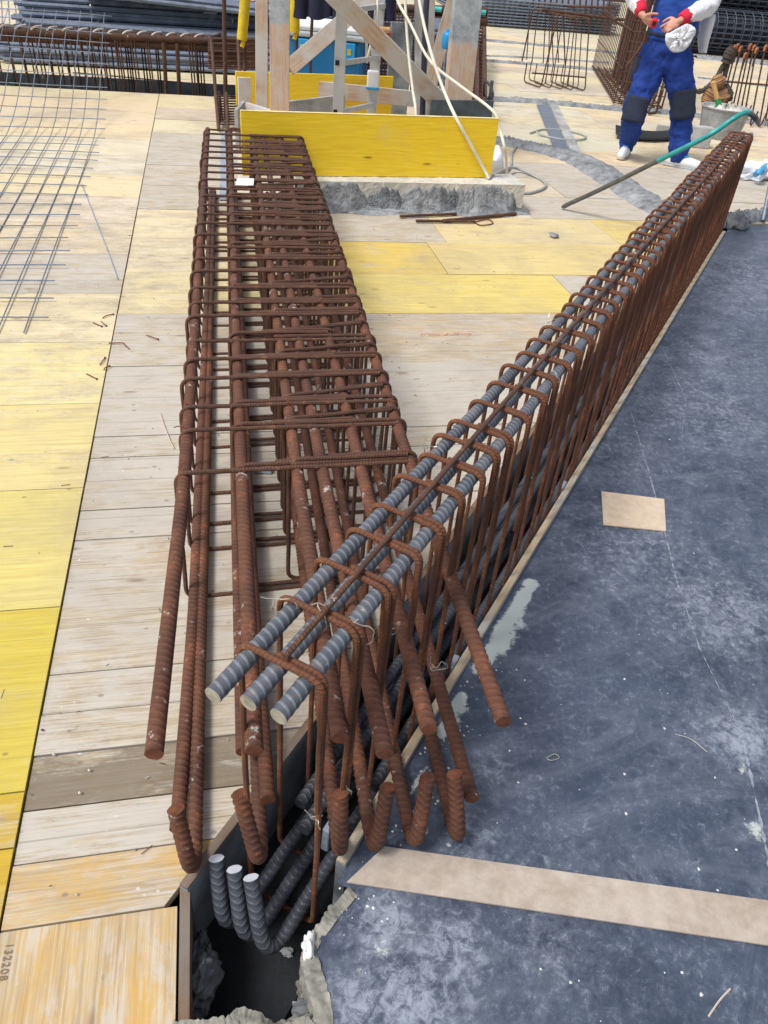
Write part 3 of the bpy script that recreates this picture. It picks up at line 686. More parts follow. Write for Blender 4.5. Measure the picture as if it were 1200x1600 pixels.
# thin rod tied along the top of the links
p = smooth_path([RW(-.005, .012, ZT + .012), RW(.35, .010, ZT + .013), RW(1.0, .006, ZT + .012), RW(2.2, .012, ZT + .013), RW(3.6, .018, ZT + .012), RW(5.55, .028, ZT + .012)], 120)
m = MB(); m.tube(p, .0058, 8, None, capm=None); m.obj('top_rod', M['rust_stirrup'], ROOT_R, smooth=True)
# bottom bars: three with an upturned hook at the near end, white-painted ends; two straight ones beside them
for k, (l, tip, base) in enumerate(((-.052, (338, 1341), None), (.0, (366, 1358), None), (.052, (392, 1371), None))):
    sb = -.135 - .0 * k
    B = RW(sb, l, -.118); T = P(*tip, .035)
    far = RW(5.8, l, -.118)
    pts = fillet([T, B, far], .085, 9)
    pts = np.vstack([dense(pts[:-1], .0045), dense([pts[-2], RW(1.6, l, -.118)], .0045)[1:]])
    bar_obj('bottom_bar', pts, .0155, M['steel_dark'], ROOT_R, True, M['paint_white'], ribs=rib_fn(.016, .0011, True))
    bar_obj('bottom_bar', dense([RW(1.6, l, -.118), far], .1), .0165, M['steel_dark'], ROOT_R, False)
for l, z, s0 in ((-.062, -.045, .17), (-.02, -.045, .12), (.062, -.05, .3)):
    bar_obj('bottom_bar', dense([RW(s0, l, z), RW(1.8, l, z)], .0045), .0155, M['steel_dark'], ROOT_R, True, ribs=rib_fn(.016, .0011, True))
    bar_obj('bottom_bar', dense([RW(1.8, l, z), RW(5.7, l, z)], .1), .0165, M['steel_dark'], ROOT_R, False)
def tie(c, r, ax, parent, mat, tail=True, seed=0, name='tie_wire', th=.0011):
    """twisted tie wire: a loose loop round a bar and two loose tails"""
    rr = np.random.default_rng(seed); ax = np.asarray(ax, float); ax /= np.linalg.norm(ax); up = np.array([0, 0, 1.0]); up = up - ax * (up @ ax)
    if np.linalg.norm(up) < .1: up = np.array([1.0, 0, 0]) - ax * ax[0]
    up /= np.linalg.norm(up); sd = np.cross(ax, up); pts = []
    for k in range(15):
        a = math.radians(-60 + k * 25); pts.append(np.asarray(c) + (up * math.cos(a) + sd * math.sin(a)) * r * (1 + .12 * rr.normal()) + ax * (k - 7) * .0008 * (1 + rr.normal()))
    if tail:
        e = pts[-1]; d = rr.normal(size=3); d[2] = abs(d[2]); d /= np.linalg.norm(d); pts += [e + d * .012, e + d * .026 + rr.normal(size=3) * .006]
    m = MB(); m.tube(smooth_path(pts, 60), th, 5); return m.obj(name, mat, parent, smooth=True)
ax = np.array([pR[0], pR[1], 0]); aR3 = np.array([dR[0], dR[1], 0])
for k, (s, l, z, rr) in enumerate(((.11, -.064, zb + .006, .026), (.125, .0, zb + .006, .024), (.13, .070, zb, .028), (.36, .078, .36, .014), (.72, -.06, zb + .004, .022), (1.25, .06, zb + .004, .024), (1.62, -.06, zb + .004, .022), (1.68, .0, zb + .005, .022), (2.35, -.058, zb, .026), (2.45, .0, zb + .006, .026), (2.5, .062, zb, .028), (3.4, -.05, zb, .026), (3.6, .06, zb, .026), (4.2, .0, zb + .01, .024), (.0, -.084, .12, .012), (.123, .082, .20, .014), (.245, .08, .30, .014), (.0, .083, .25, .012))):
    tie(RW(s, l, z), rr, aR3 * .8 + ax * .5 if k % 2 else aR3 - ax * .3, ROOT_R, M['tie'], True, k)
# concrete spacers standing between the cage and the boards (things of their own)
for k, (s, l, z, lab) in enumerate(((.72, .083, -.02, 'grey concrete spacer block wedged beside the near end of the long formwork board'), (1.72, .083, -.01, 'pale spacer block wedged between board and cage near the middle'), (.16, .03, -.06, 'bluish spacer block clipped under the dark bars in the near end of the trench'), (.47, .02, -.07, 'spacer block deep among the dark bottom bars'))):
    b = MB(); a = RW(s, l, z); R_ = np.array([[dR[0], pR[0], 0], [dR[1], pR[1], 0], [0, 0, 1.0]])
    b.hexa([a + R_ @ np.array(q) for q in ((-.03, -.010, -.045), (.03, -.010, -.045), (.03, .010, -.045), (-.03, .010, -.045))], [a + R_ @ np.array(q) for q in ((-.026, -.009, .035), (.026, -.009, .035), (.026, .009, .035), (-.026, .009, .035))])
    b.obj('spacer_block', M['spacer'], bevel=.004, label=lab, cat='spacer block')

# ------------------------------------------------------------------ the wide cage (left)
dL = np.array([-.2235, .9747]); dL /= np.linalg.norm(dL); pL = np.array([dL[1], -dL[0]]); oL = np.array([-.548, 1.608])
ROOT_L = empty('rebar_cage', w2(oL, 0), 'wide low rusty rebar cage lying on the boards, its hooked ends crossing the trench', 'rebar cage')
def LW(s, l, z): q = oL + dL * s + pL * l; return np.array([q[0], q[1], z])
ZTL, ZBL = .449, .006
def stirrup_mesh(l0, l1, z0, z1, rad, seed, lapx, skew=.0):
    r = np.random.default_rng(seed); st = -.013
    y = lambda l: skew * (l - l0)
    pts = [(l0 + (l1 - l0) * lapx, y(l0), z1), (l1, y(l1), z1), (l1, y(l1), z0), (l0, y(l0), z0), (l0, st * .6, z1), (l1 - .03, y(l1) + st, z1 - .002)]
    p = dense(fillet(pts, rad, 8), .009); nz = r.normal(size=p.shape) * .00035; nz = np.cumsum(nz, 0); p += nz * [.5, 1, .4]
    m = MB(); m.tube(p, .0064, 8, None, u0=r.uniform(0, 1)); return m.data('stirrup', M['rust_stirrup'])
outer = [stirrup_mesh(0, .655, ZBL, ZTL, .036, 200 + k, .45) for k in range(3)]
innA = [stirrup_mesh(.148, .52, ZBL + .004, ZTL + .001, .036, 220 + k, .3) for k in range(3)]
innB = [stirrup_mesh(.298, .653, ZBL + .004, ZTL + .003, .036, 240 + k, .3, (.0, .10, .16)[k]) for k in range(3)]
S_L = [0.0, .212, .341, .507, .638, .806, .982, 1.11, 1.267]
while S_L[-1] < 3.98: S_L.append(S_L[-1] + random.uniform(.146, .164))
RzL = math.atan2(pL[1], pL[0])
def put(me, s, l, z, rz, parent, rx=0, ry=0):
    o = bpy.data.objects.new('stirrup', me); COL.objects.link(o); o.parent = parent; o.matrix_parent_inverse = parent.matrix_basis.inverted()
    o.location = LW(s, l, z); o.rotation_euler = (rx, ry, rz); return o
for k, s in enumerate(S_L):
    j = lambda a: random.uniform(-a, a)
    rz = RzL + .055 + j(.012)
    put(outer[k % 3], s, j(.003), j(.003), rz, ROOT_L, j(.02), j(.008))
    put(innA[k % 3], s + .0125, .0, j(.002), rz + j(.005), ROOT_L, j(.02), j(.006))
    put(innB[k % 3], s + .0255, .0, j(.002), rz + j(.006), ROOT_L, j(.02), j(.008))
RIBL = rib_fn(.0165, .0020)
def lbar(l0, z0, l1, z1, s0, tail=None, r=.0152, name='longitudinal_bar', far_s=4.1, cap=None):
    near_pts = list(smooth_path([LW(s0, l0, z0), LW(s0 * .5, l0 + (l1 - l0) * .55, (z0 + z1) / 2), LW(.02, l1, z1), LW(1.0, l1, z1), LW(1.9, l1, z1)], 24))
    if tail is not None:
        head = fillet([tail, near_pts[0], near_pts[3]], .085, 12); pts = dense(list(head) + near_pts[4:], .0034)
    else: pts = dense(near_pts, .0034)
    n = len(pts); ph = random.uniform(0, 6)
    pts = pts + (np.sin(np.linspace(0, 6, n) + ph) * .0014)[:, None] * np.array([1, 0, .6])
    bar_obj(name, pts, r, M['rust'], ROOT_L, True, cap or M['rust_cut'], ribs=RIBL)
    bar_obj(name, dense([pts[-1], LW(far_s, l1, z1)], .06), r + .0012, M['rust_far'], ROOT_L, False)
ZTB = ZTL - .0056 - .0155; ZBB = ZBL + .0056 + .0155
# top bars with sawn ends
for l0, l1, s0, z in ((.003, .0245, -.838, ZTB), (.175, .170, -.85, ZTB), (.329, .318, -.84, ZTB), (.405, .385, -.882, ZTB), (.499, .490, -.838, ZTB), (.645, .630, -.836, ZTB)): lbar(l0, z - .005, l1, z, s0)
# bottom bars with upturned hooks
for l0, (tx, ty) in ((.045, (275, 1264)), (.180, (373, 1240)), (.345, (531, 1240)), (.418, (605, 1230)), (.507, (668, 1214)), (.607, (711, 1209))):
    q = P(tx, ty, .215); s_t = (q[:2] - oL) @ dL; l_t = (q[:2] - oL) @ pL
    lbar(l0, ZBB, min(l0, .625), ZBB, -.868, tail=LW(s_t - .0, l_t, .215))
# second layer
for l0, l1, z, s0 in ((.006, .0245, ZBB + .003, -.75), (.150, .150, .10, -.62), (.640, .631, .11, -.80), (.350, .335, .24, -.30), (.20, .19, .06, -.72)): lbar(l0, z, l1, z, s0)
for k in range(34):
    s = random.choice(S_L[:20]); l = random.choice((.024, .17, .318, .385, .49, .64)); tie(LW(s + .006, l, ZTB + .004), .021, np.array([dL[0] * .7 + pL[0] * .7, dL[1] * .7 + pL[1] * .7, 0]), ROOT_L, M['tie_rust'], True, 300 + k, th=.0013)
for k, (s, l, z) in enumerate(((-.16, .02, .02), (-.33, .655, .40), (-.28, .50, .40), (-.56, .49, .40), (-.5, .62, .2))): tie(LW(s, l, z), .020, np.array([dL[0], dL[1], .2]), ROOT_L, M['tie'], True, 360 + k)
# paper tag tied on the wide cage, spacers under it
tg = MB(); c0 = P(383, 284, .47); tg.box(c0, (.090, .05, .0012), np.array(Matrix.Rotation(.5, 3, 'X') @ Matrix.Rotation(.1, 3, 'Z'))); o = tg.obj('paper_tag', M['white_plastic'], label='white paper tag tied on top of the wide rusty rebar cage', cat='tag')
m = MB(); m.tube(smooth_path([c0 + [-.01, .024, .012], c0 + [0, .05, .0], c0 + [.01, .07, -.02]], 10), .001, 5); m.obj('tag_wire', M['tie'], o)
for k, (px, py, lab) in enumerate(((414, 985 - 250, 'small grey spacer under the middle of the wide rusty cage'), (560, 600, 'small grey spacer under the right side of the wide cage'), (455, 700, 'grey spacer under the wide cage between its second and third bars'))):
    b = MB(); c0 = P(px, py, .0); b.hexa([c0 + np.array(q) for q in ((-.03, -.025, .0016), (.03, -.025, .0016), (.03, .025, .0016), (-.03, .025, .0016))], [c0 + np.array(q) for q in ((-.022, -.018, .03), (.022, -.018, .03), (.022, .018, .03), (-.022, .018, .03))])
    b.obj('spacer_block', M['spacer'], bevel=.003, label=lab, cat='spacer block')

# ------------------------------------------------------------------ wire mesh curling up off the deck
MP0 = P(40, 520)[:2]; MD = P(148, 220)[:2] - MP0; MD /= np.linalg.norm(MD); MU = np.array([-.972, -.236]); MU = (P(2, 503) - P(66, 502))[:2]; MU /= np.linalg.norm(MU)
prof_t = [-.1, 3.4, 3.767, 4.155, 4.52, 4.72, 5.218, 5.6, 6.14]; prof_z = [.010, .010, .016, .07, .156, .226, .405, .53, .68]
def MW(t, w, lift=0): q = MP0 + MD * t + MU * w; return np.array([q[0], q[1], float(np.interp(t, prof_t, prof_z)) + lift + .006 * math.sin(t * 2.1 + w * 3) + .006])
wm = empty('wire_mesh', MW(0, 0) * [1, 1, 0], 'grey welded wire mesh sheet lying on the boards and curling up at its far end', 'wire mesh')
lw = MB(); cw = MB()
for k in range(26):
    t0 = -.02 + random.uniform(-.03, .03); a = .113 * k
    lw = MB(); lw.tube([MW(t, a, .0) for t in np.linspace(t0, 6.12 + random.uniform(-.02, .03), 44)], .0036, 6); lw.obj('long_wire', M['galv'], wm, smooth=True)
t_ = .12; cross = []
while t_ < 6.1: cross.append(t_); t_ += .225 if t_ < 4.0 else .19
for t_ in cross:
    cw = MB(); cw.tube([MW(t_ + .003 * math.sin(w * 5), w, .0062) for w in np.linspace(-.075 + random.uniform(-.02, .02), 3.0, 14)], .0036, 6); cw.obj('cross_wire', M['galv'], wm, smooth=True)

# ------------------------------------------------------------------ nails, offcuts on the boards
N1 = 'bent nail lying on the boards left of the wide cage'
nails = [((145, 504), (159, 510)), ((158, 502), (166, 509)), ((160, 497), (177, 491)), ((229, 524), (247, 530)), ((156, 570), (164, 559)), ((135, 584), (151, 592)), ((162, 578), (171, 572))]
for a, b in nails:
    pa, pb = P(*a, .010), P(*b, .010); mid = (pa + pb) / 2 + np.array([random.uniform(-.006, .006), random.uniform(-.004, .004), .003])
    m = MB(); m.tube(smooth_path([pa, mid, pb], 10), .0023, 6); d = (pb - pa) / np.linalg.norm(pb - pa); m.tube([pb, pb + d * .002], .005, 8)
    m.obj('nail', M['tie_rust'], smooth=True, label=N1, cat='nail', group='bent nails dropped on the boards')
m = MB(); m.tube(smooth_path([P(170, 536, .008), P(192, 536, .012), P(196, 540, .010), P(202, 545, .007)], 14), .0026, 6); m.obj('bent_rod', M['tie_rust'], smooth=True, label='short dark hooked wire lying across the board joint left of the wide cage', cat='wire')
m = MB(); m.tube(smooth_path([P(250, 645, .004), P(263, 682, .006), P(272, 700, .004)], 14), .0022, 6); m.obj('straw', M['lumber'], smooth=True, label='thin dry straw leaning toward the left side of the wide cage', cat='straw')
for pts, r, lab in ((((625, 338), (713, 334)), .010, 'short rusty bar offcut at the foot of the mortared kerb, leftmost of three'), (((650, 345), (742, 346)), .010, 'dark rusty bar offcut lying nearest the camera of three by the kerb'), (((692, 345), (806, 334)), .012, 'rusty bar offcut reaching right along the foot of the kerb')):
    m = MB(); m.tube(dense([P(*pts[0], .014), P(*pts[1], .014)], .05), r, 8, M['rust_far'], capm=M['rust_cut']); m.obj('bar_offcut', None, smooth=True, label=lab, cat='bar offcut')
m = MB(); m.tube(smooth_path([P(740, 347, .004), P(762, 343, .006), P(770, 349, .004), P(752, 352, .006), P(742, 348, .004)], 24), .004, 6); m.obj('wire_coil', M['tie_rust'], smooth=True, label='small rusty wire loop beside the bar offcuts at the kerb', cat='wire')
for q, mt_, lab in (([(372, 292), (392, 292), (388, 200), (371, 200)], 'lumber_pale', 'pale board lying under the far end of the wide cage'), ([(343, 312), (361, 312), (359, 206), (345, 206)], 'spacer', 'mottled grey strip lying under the far end of the wide cage')):
    m = MB(); m.hexa([P(*p, .002) for p in q], [P(*p, .008) for p in q], M[mt_]); m.obj('flat_strip', None, label=lab, cat='strip')
m = MB(); m.tube(smooth_path([P(128, 288, .009), P(150, 345, .009), P(172, 402, .009), P(184, 436, .009)], 20), .0035, 6); m.obj('cord', M['spacer'], smooth=True, label='thin grey line along the boards right of the wire mesh', cat='cord')  # thin grey tube drawn as a narrow line along the boards
lump(P(866, 368, .012), .028, 31, M['mortar'], 'mortar_lump', 2, .3, (1.3, 1, .6), label='small grey mortar lump on the boards in front of the kerb', cat='mortar lump')

db = MB()
for k in range(170):
    px, py = random.uniform(0, 480), random.uniform(200, 1400)
    if random.random() < .35: px, py = random.uniform(560, 1000), random.uniform(330, 640)
    p = P(px, py, .0075 if px < 200 else .004); q2 = p[:2]
    if (q2 - TL_a) @ np.array([-dR[1], dR[0]]) < .05: continue
    a = random.uniform(0, 3.14); ln = random.choice((.006, .010, .016, .028)); d = np.array([math.cos(a), math.sin(a), 0]) * ln
    if random.random() < .5: db.beam(p, p + d, .002, .0012, (0, 0, 1), random.choice((M['lumber'], M['tie_rust'], M['leather_dark'])))
    else:
        r_ = random.uniform(.0015, .004); V_ = [p + np.array([r_ * math.cos(i * 1.257), r_ * math.sin(i * 1.257), -.002]) for i in range(5)] + [p + [0, 0, r_ * .7]]; db.add(V_, [(i, (i + 1) % 5, 5) for i in range(5)], None, random.choice((M['crumb'], M['mortar'], M['leather_dark'])))
db.obj('litter', None, label='wood chips, wire ends and mortar crumbs strewn over the boards', cat='litter', kind='stuff')
# ------------------------------------------------------------------ kerb, shaft formwork
KZ = .195
ka, kb = P(492, 331)[:2], P(816, 334)[:2]; kd = (kb - ka) / np.linalg.norm(kb - ka); kn = np.array([-kd[1], kd[0]])
L_k = np.linalg.norm(kb - ka) + .0; ka = ka - kd * .12; L_k += .12
kr = empty('concrete_kerb', w2(ka, 0), 'pale cast concrete kerb with grey mortar dabbed on its front under the yellow panel', 'kerb')
def kerb_block(s0, s1, name):
    m = MB(); rr = np.random.default_rng(int(s0 * 100)); nu, nv = 24, 10
    def front(u, v):
        q = ka + kd * (s0 + (s1 - s0) * u) + kn * (.03 + .0012 * rr.normal()); return w2(q, v * KZ)
    m.grid(front, nu, nv)
    def top(u, v):
        q = ka + kd * (s0 + (s1 - s0) * u) + kn * (.03 + v * .30); return w2(q, KZ + .0012 * rr.normal())
    m.grid(top, nu, 5)
    def end(u, v):
        q = ka + kd * s1 + kn * (.03 + u * .30); return w2(q, v * KZ)
    m.grid(end, 5, 5); return m.obj(name, M['concrete'], kr, smooth=False)
for s0, s1 in ((0, .60), (.604, 1.14), (1.145, L_k)): kerb_block(s0, s1, 'kerb_stone')
def mortar_dab(s, w, h, dpt, seed):
    rr = np.random.default_rng(seed); m = MB()
    ph = rr.uniform(0, 6, 5)
    N1 = np.array([[math.sin(p_ * 3.1 + seed) for p_ in range(8)]])
    def fn(u, v):
        x = (u * 2 - 1); env = max(0, 1 - abs(x) ** 3); top = h * (env ** .45) * (1 + .08 * math.sin(u * 7 + ph[0]) + .07 * math.sin(u * 19 + ph[1]) + .05 * math.sin(u * 47 + ph[4])); top = min(top, KZ - .004)
        zz = v * top; bul = dpt * (1 - v) ** 1.8 * (.35 + .65 * env) * (1 + .25 * math.sin(u * 11 + ph[2] + v * 4) * math.sin(v * 7 + ph[3])) + .010 * env * (1 - v ** 8) + .0022 * rr.normal() * (1 if 0 < u < 1 else 0) - .006 * (v > .97)
        q = ka + kd * (s + x * w / 2) + kn * (.026 - max(bul, -.006)); return w2(q, zz)
    m.grid(fn, 60, 24); return m.obj('mortar_dab', M['mortar_dark'] if seed in (3, 7) else M['mortar'], kr, smooth=True)
for s, w, h, dpt, sd in ((.26, .50, .185, .05, 1), (.62, .30, .15, .035, 7), (.60, .9, .05, .07, 5), (.92, .40, .17, .05, 2), (1.08, .26, .165, .03, 3), (1.28, .30, .18, .06, 8), (1.42, .42, .185, .10, 4), (1.3, .9, .05, .09, 6)): mortar_dab(s, w, h, dpt, sd)
# front yellow panel stands on the kerb
fa, fb = P(372, 277, KZ)[:2], P(766, 278, KZ)[:2]; fa = P(500, 276, KZ)[:2] - (fb - P(500, 276, KZ)[:2]) / 265 * 110
zt = V(770, 185, fb[1])[2]; fd = (fb - fa) / np.linalg.norm(fb - fa); fn_ = np.array([-fd[1], fd[0]])
yp = MB(); yp.hexa([w2(fa, KZ + .003), w2(fb, KZ + .003), w2(fb + fn_ * .027, KZ + .003), w2(fa + fn_ * .027, KZ + .003)], [w2(fa, zt), w2(fb, zt), w2(fb + fn_ * .027, zt), w2(fa + fn_ * .027, zt)])
o = yp.obj('yellow_panel', M['yellow'], bevel=.002, label='bright yellow formwork panel standing on the kerb at the front of the shaft', cat='formwork panel')
e = MB(); e.hexa([w2(fa - fn_ * .001, zt + .001), w2(fb - fn_ * .001, zt + .001), w2(fb + fn_ * .028, zt + .001), w2(fa + fn_ * .028, zt + .001)], [w2(fa - fn_ * .001, zt + .004), w2(fb - fn_ * .001, zt + .004), w2(fb + fn_ * .028, zt + .004), w2(fa + fn_ * .028, zt + .004)]); e.obj('panel_edge', M['yellow_edge'], o)
# back yellow panel
def vpanel(pa, pb, zb_, zt_, th, mat, name, **kw):
    d = (pb - pa) / np.linalg.norm(pb - pa); n = np.array([-d[1], d[0]]); m = MB()
    m.hexa([w2(pa, zb_), w2(pb, zb_), w2(pb + n * th, zb_), w2(pa + n * th, zb_)], [w2(pa, zt_), w2(pb, zt_), w2(pb + n * th, zt_), w2(pa + n * th, zt_)]); return m.obj(name, mat, bevel=.002, **kw)
ba, bb = V(368, 110, 8.1), V(615, 121, 8.75)
vpanel(ba[:2], bb[:2], .0, (ba[2] + bb[2]) / 2, .027, M['yellow'], 'yellow_panel', label='yellow formwork panel at the back of the shaft behind the ladder', cat='formwork panel')
def post(px0, px1, pyt, pyb, y, depth, mat, name, label, cat, zb_=0.0, skew=0.0, ext=1.3, xb=None):
    """vertical timber seen between px0..px1, standing on the deck"""
    top = V((px0 + px1) / 2, pyt, y); bot = V((px0 + px1) / 2 if xb is None else xb, pyb, y); w = abs(V(px1, pyt, y)[0] - V(px0, pyt, y)[0])
    d = (top - bot) / np.linalg.norm(top - bot); k = (zb_ - bot[2]) / d[2]; bot2 = bot + d * k; top2 = top + d * ext
    side = np.array([1.0, .15, 0]); m = MB(); m.beam(bot2, top2, w * .98, depth, side); return m.obj(name, mat, bevel=.004, label=label, cat=cat)
post(421, 453, 0, 182, 6.62, .07, M['dip_left'], 'timber_post', 'broad pale timber post left of the ladder, dusty grey at its top', 'timber post')
post(399, 419, 0, 157, 7.7, .08, M['lumber'], 'timber_post', 'narrow tan timber post just behind the broad left post', 'timber post')
post(708, 752, 0, 155, 7.6, .16, M['dip_right'], 'timber_post', 'broad tan timber post at the right end of the shaft', 'timber post', xb=680 + 35)
post(648, 668, 0, 118, 8.3, .10, M['lumber_grey'], 'timber_post', 'grey timber post behind the dark conduit', 'timber post', xb=658)
post(668, 679, 0, 120, 8.6, .08, M['lumber_pale'], 'timber_post', 'slim pale timber post between the dark conduit and the leaning brace', 'timber post', xb=672)
def brace(a, ya, b, yb, w, h, mat, label, ext=0.0, name='timber_brace', side=(0, 1, 0), back=0.0):
    p0 = V(*a, ya); p1 = V(*b, yb); d = (p1 - p0) / np.linalg.norm(p1 - p0); p0 = p0 - d * back; m = MB(); m.beam(p0, p1 + d * ext, w, h, np.array(side)); return m.obj(name, mat, bevel=.003, label=label, cat='timber brace')
brace((452, 106), 7.0, (531, 38), 7.25, .05, .12, M['lumber'], 'tan diagonal brace rising from the broad left post to behind the ladder', .35)
brace((536, 6), 6.75, (694, 166), 7.15, .045, .135, M['lumber'], 'long tan diagonal brace crossing in front of the ladder down to the right', .0, back=.5)
brace((708, 6), 8.0, (672, 130), 8.0, .06, .12, M['lumber'], 'short leaning tan brace left of the broad right post', .0, back=.5)
brace((497, 139), 8.45, (652, 155), 8.6, .04, .14, M['lumber'], 'pale board nailed flat across the back yellow panel', .1)
# odd boards inside the shaft
pa, pb = V(452, 160, 7.3), V(540, 148, 7.9)
vpanel(pa[:2], pb[:2], 0.0, .36, .03, M['lumber_grey'], 'grey_board', label='grey dusty board standing inside the shaft below the back panel', cat='board')
pa, pb = V(383, 160, 7.2), V(505, 184, 6.55)
vpanel(pa[:2], pb[:2], 0.0, V(383, 160, 7.2)[2], .03, M['lumber_pale'], 'pale_board', label='pale board edge slanting behind the yellow front panel at the left', cat='board')
pa, pb = V(372, 121, 7.7), V(392, 121, 7.75)
vpanel(pa[:2], pb[:2], 0.0, pa[2], .03, M['lumber_pale'], 'board_offcut', label='upright pale board offcut at the left corner of the shaft', cat='board')
pa, pb = V(371, 150, 6.9), V(383, 146, 7.3)
vpanel(pa[:2], pb[:2], 0.0, .33, .03, M['lumber_grey'], 'grey_board', label='narrow grey board at the left corner of the shaft behind the cage end', cat='board')
pa, pb = V(674, 156, 6.75), V(771, 165, 7.0)
vpanel(pa[:2], pb[:2], 0.0, pa[2], .021, M['ply_dark'], 'grey_board', label='dark film-faced board behind the right end of the yellow front panel', cat='board')
pa, pb = V(612, 34, 9.1), V(648, 34, 9.2)
vpanel(pa[:2], pb[:2], 0.0, pa[2], .03, M['ply_wall'], 'grey_board', label='tall weathered blue-grey board standing behind the long diagonal brace', cat='board')
pa, pb = V(610, 175, 8.2), V(690, 160, 7.4)
vpanel(pa[:2], pb[:2], 0.0, .16, .04, M['lumber_pale'], 'pale_board', label='pale board low inside the shaft at the foot of the dark conduit', cat='board')
# ladder
lad = empty('ladder', V(555, 185, 7.2) * [1, 1, 0], 'dull aluminium ladder standing in the shaft, one rail wrapped in tape', 'ladder')
def rail(a, b, ya, w, d):
    p0 = V(*a, ya); p1 = V(*b, ya); dd = (p1 - p0) / np.linalg.norm(p1 - p0); p0 = p0 - dd * ((p0[2] - .02) / dd[2]); m = MB(); m.beam(p0, p1 + dd * 1.0, w, d, (1, .1, 0)); return m.obj('rail', M['alu'], lad, bevel=.004)
rail((527.5, 183), (535, 0), 6.9, .088, .03); rail((580, 180), (594, 0), 7.55, .085, .03)
for (a, b) in (((537, 98), (592, 90)), ((534, 174), (586, 163)), ((540, 17), (600, 9))):
    m = MB(); m.beam(V(*a, 6.9), V(*b, 7.55), .035, .035, (0, 0, 1)); m.obj('rung', M['alu'], lad, bevel=.003)
for q in ((527, 98), (524, 175), (530, 12)):
    m = MB(); c_ = V(*q, 6.882); m.box(c_, (.03, .012, .035)); m.obj('rung_socket', M['hole'], lad)
m = MB(); c0 = V(584, 110, 7.53); c1 = V(582, 140, 7.53); m.beam(c1, c0, .105, .05, (1, .1, 0)); m.obj('tape_wrap', M['white_plastic'], lad, bevel=.012)
m = MB(); c0 = V(582, 140, 7.52); m.beam(c0, c0 + [0, 0, .02], .112, .056, (1, .1, 0)); m.obj('blue_band', M['tape_blue'], lad, bevel=.004)
# conduit and cables hanging into the shaft
m = MB(); m.tube(dense([V(665, 184, 7.1) * [1, 1, 0], V(666, 0, 7.1), V(666, 0, 7.1) + [0, 0, .8]], .2), .024, 10); m.obj('conduit', M['conduit'], smooth=True, label='dark vertical conduit pipe rising in front of the grey post', cat='conduit')
def cable(pts, r, mat, label, name='cable', n=60):
    m = MB(); m.tube(smooth_path(pts, n), r, 8); return m.obj(name, mat, smooth=True, label=label, cat='cable')
fz = zt + .016
cable([V(606, -60, 7.2), V(621, 0, 7.0), V(640, 35, 6.9), V(672, 95, 6.75), V(720, 135, 6.6), V(757, 162, 6.5), V(775, 180, 6.42), V(782, 205, 6.4), V(790, 240, 6.35) , P(792, 276, .012)], .011, M['cable'], 'white cable sweeping from top left behind the front panel to its right end')
cable([V(632, -60, 7.1), V(633, 0, 7.0), V(638, 80, 6.9), V(645, 140, 6.8), V(650, 184, 6.7), V(651, 215, 6.7) * [1, 1, 0] + [0, 0, .05]], .011, M['cable'], 'white cable hanging straight down behind the front panel')
yk = fb[1]
cable([V(645, -60, 6.6), V(655, 0, 6.5), V(664, 45, 6.4), V(676, 90, 6.3), V(693, 140, 6.2), V(712, 183, w2(fa + fd * (712 - 375) / 395 * np.linalg.norm(fb - fa), 0)[1] - .02), V(735, 225, yk - .10), V(755, 262, yk - .06), V(764, 279, yk - .07)], .0115, M['cable'], 'white cable hanging over the front of the yellow panel to the kerb')
cable([V(765, 276, yk - .05), P(800, 262, .05) , P(835, 275, .014), P(853, 288, .014), P(840, 298, .014), P(812, 300, .014), P(775, 278 - 6, .03)], .011, M['cable_grey'], 'grey cable looping on the boards at the right end of the kerb')
cable([P(766, 222, .02), P(790, 220, .03), P(806, 226, .02), P(800, 240, .015), P(797, 262, .015), P(780, 272, .015)], .010, M['cable_grey'], 'thin grey cable curling on the boards behind the right end of the yellow panel')
cable([P(828, 208, .01), P(850, 202, .012), P(885, 204, .014), P(914, 212, .012), P(908, 218, .012), P(880, 218, .012), P(850, 212, .012), P(838, 206, .03)], .010, M['cable_grey'], 'grey hose ring lying loose on the far boards left of the worker')
cable([V(572, 0, 7.5), V(573, 50, 7.4), V(573, 95, 7.4), V(577, 80, 7.3), V(588, 30, 7.35), V(590, 0, 7.4)], .011, M['cable'], 'thin white cord looped over the ladder rung')
# wooden handle of a tool hooked on the ladder
m = MB(); m.tube(dense([V(592, 46, 7.3), V(609, 47, 7.3)], .04), .022, 10); m.obj('tool_handle', M['handle'], smooth=True, label='short wooden tool grip hooked on the ladder rail', cat='tool')
m = MB(); m.tube(smooth_path([V(609, 48, 7.3), V(609, 56, 7.3), V(605, 62, 7.3), V(607, 70, 7.3)], 14), .008, 6); m.obj('cord', M['red'], smooth=True, label='short red cord hanging from the wooden tool grip', cat='cord')

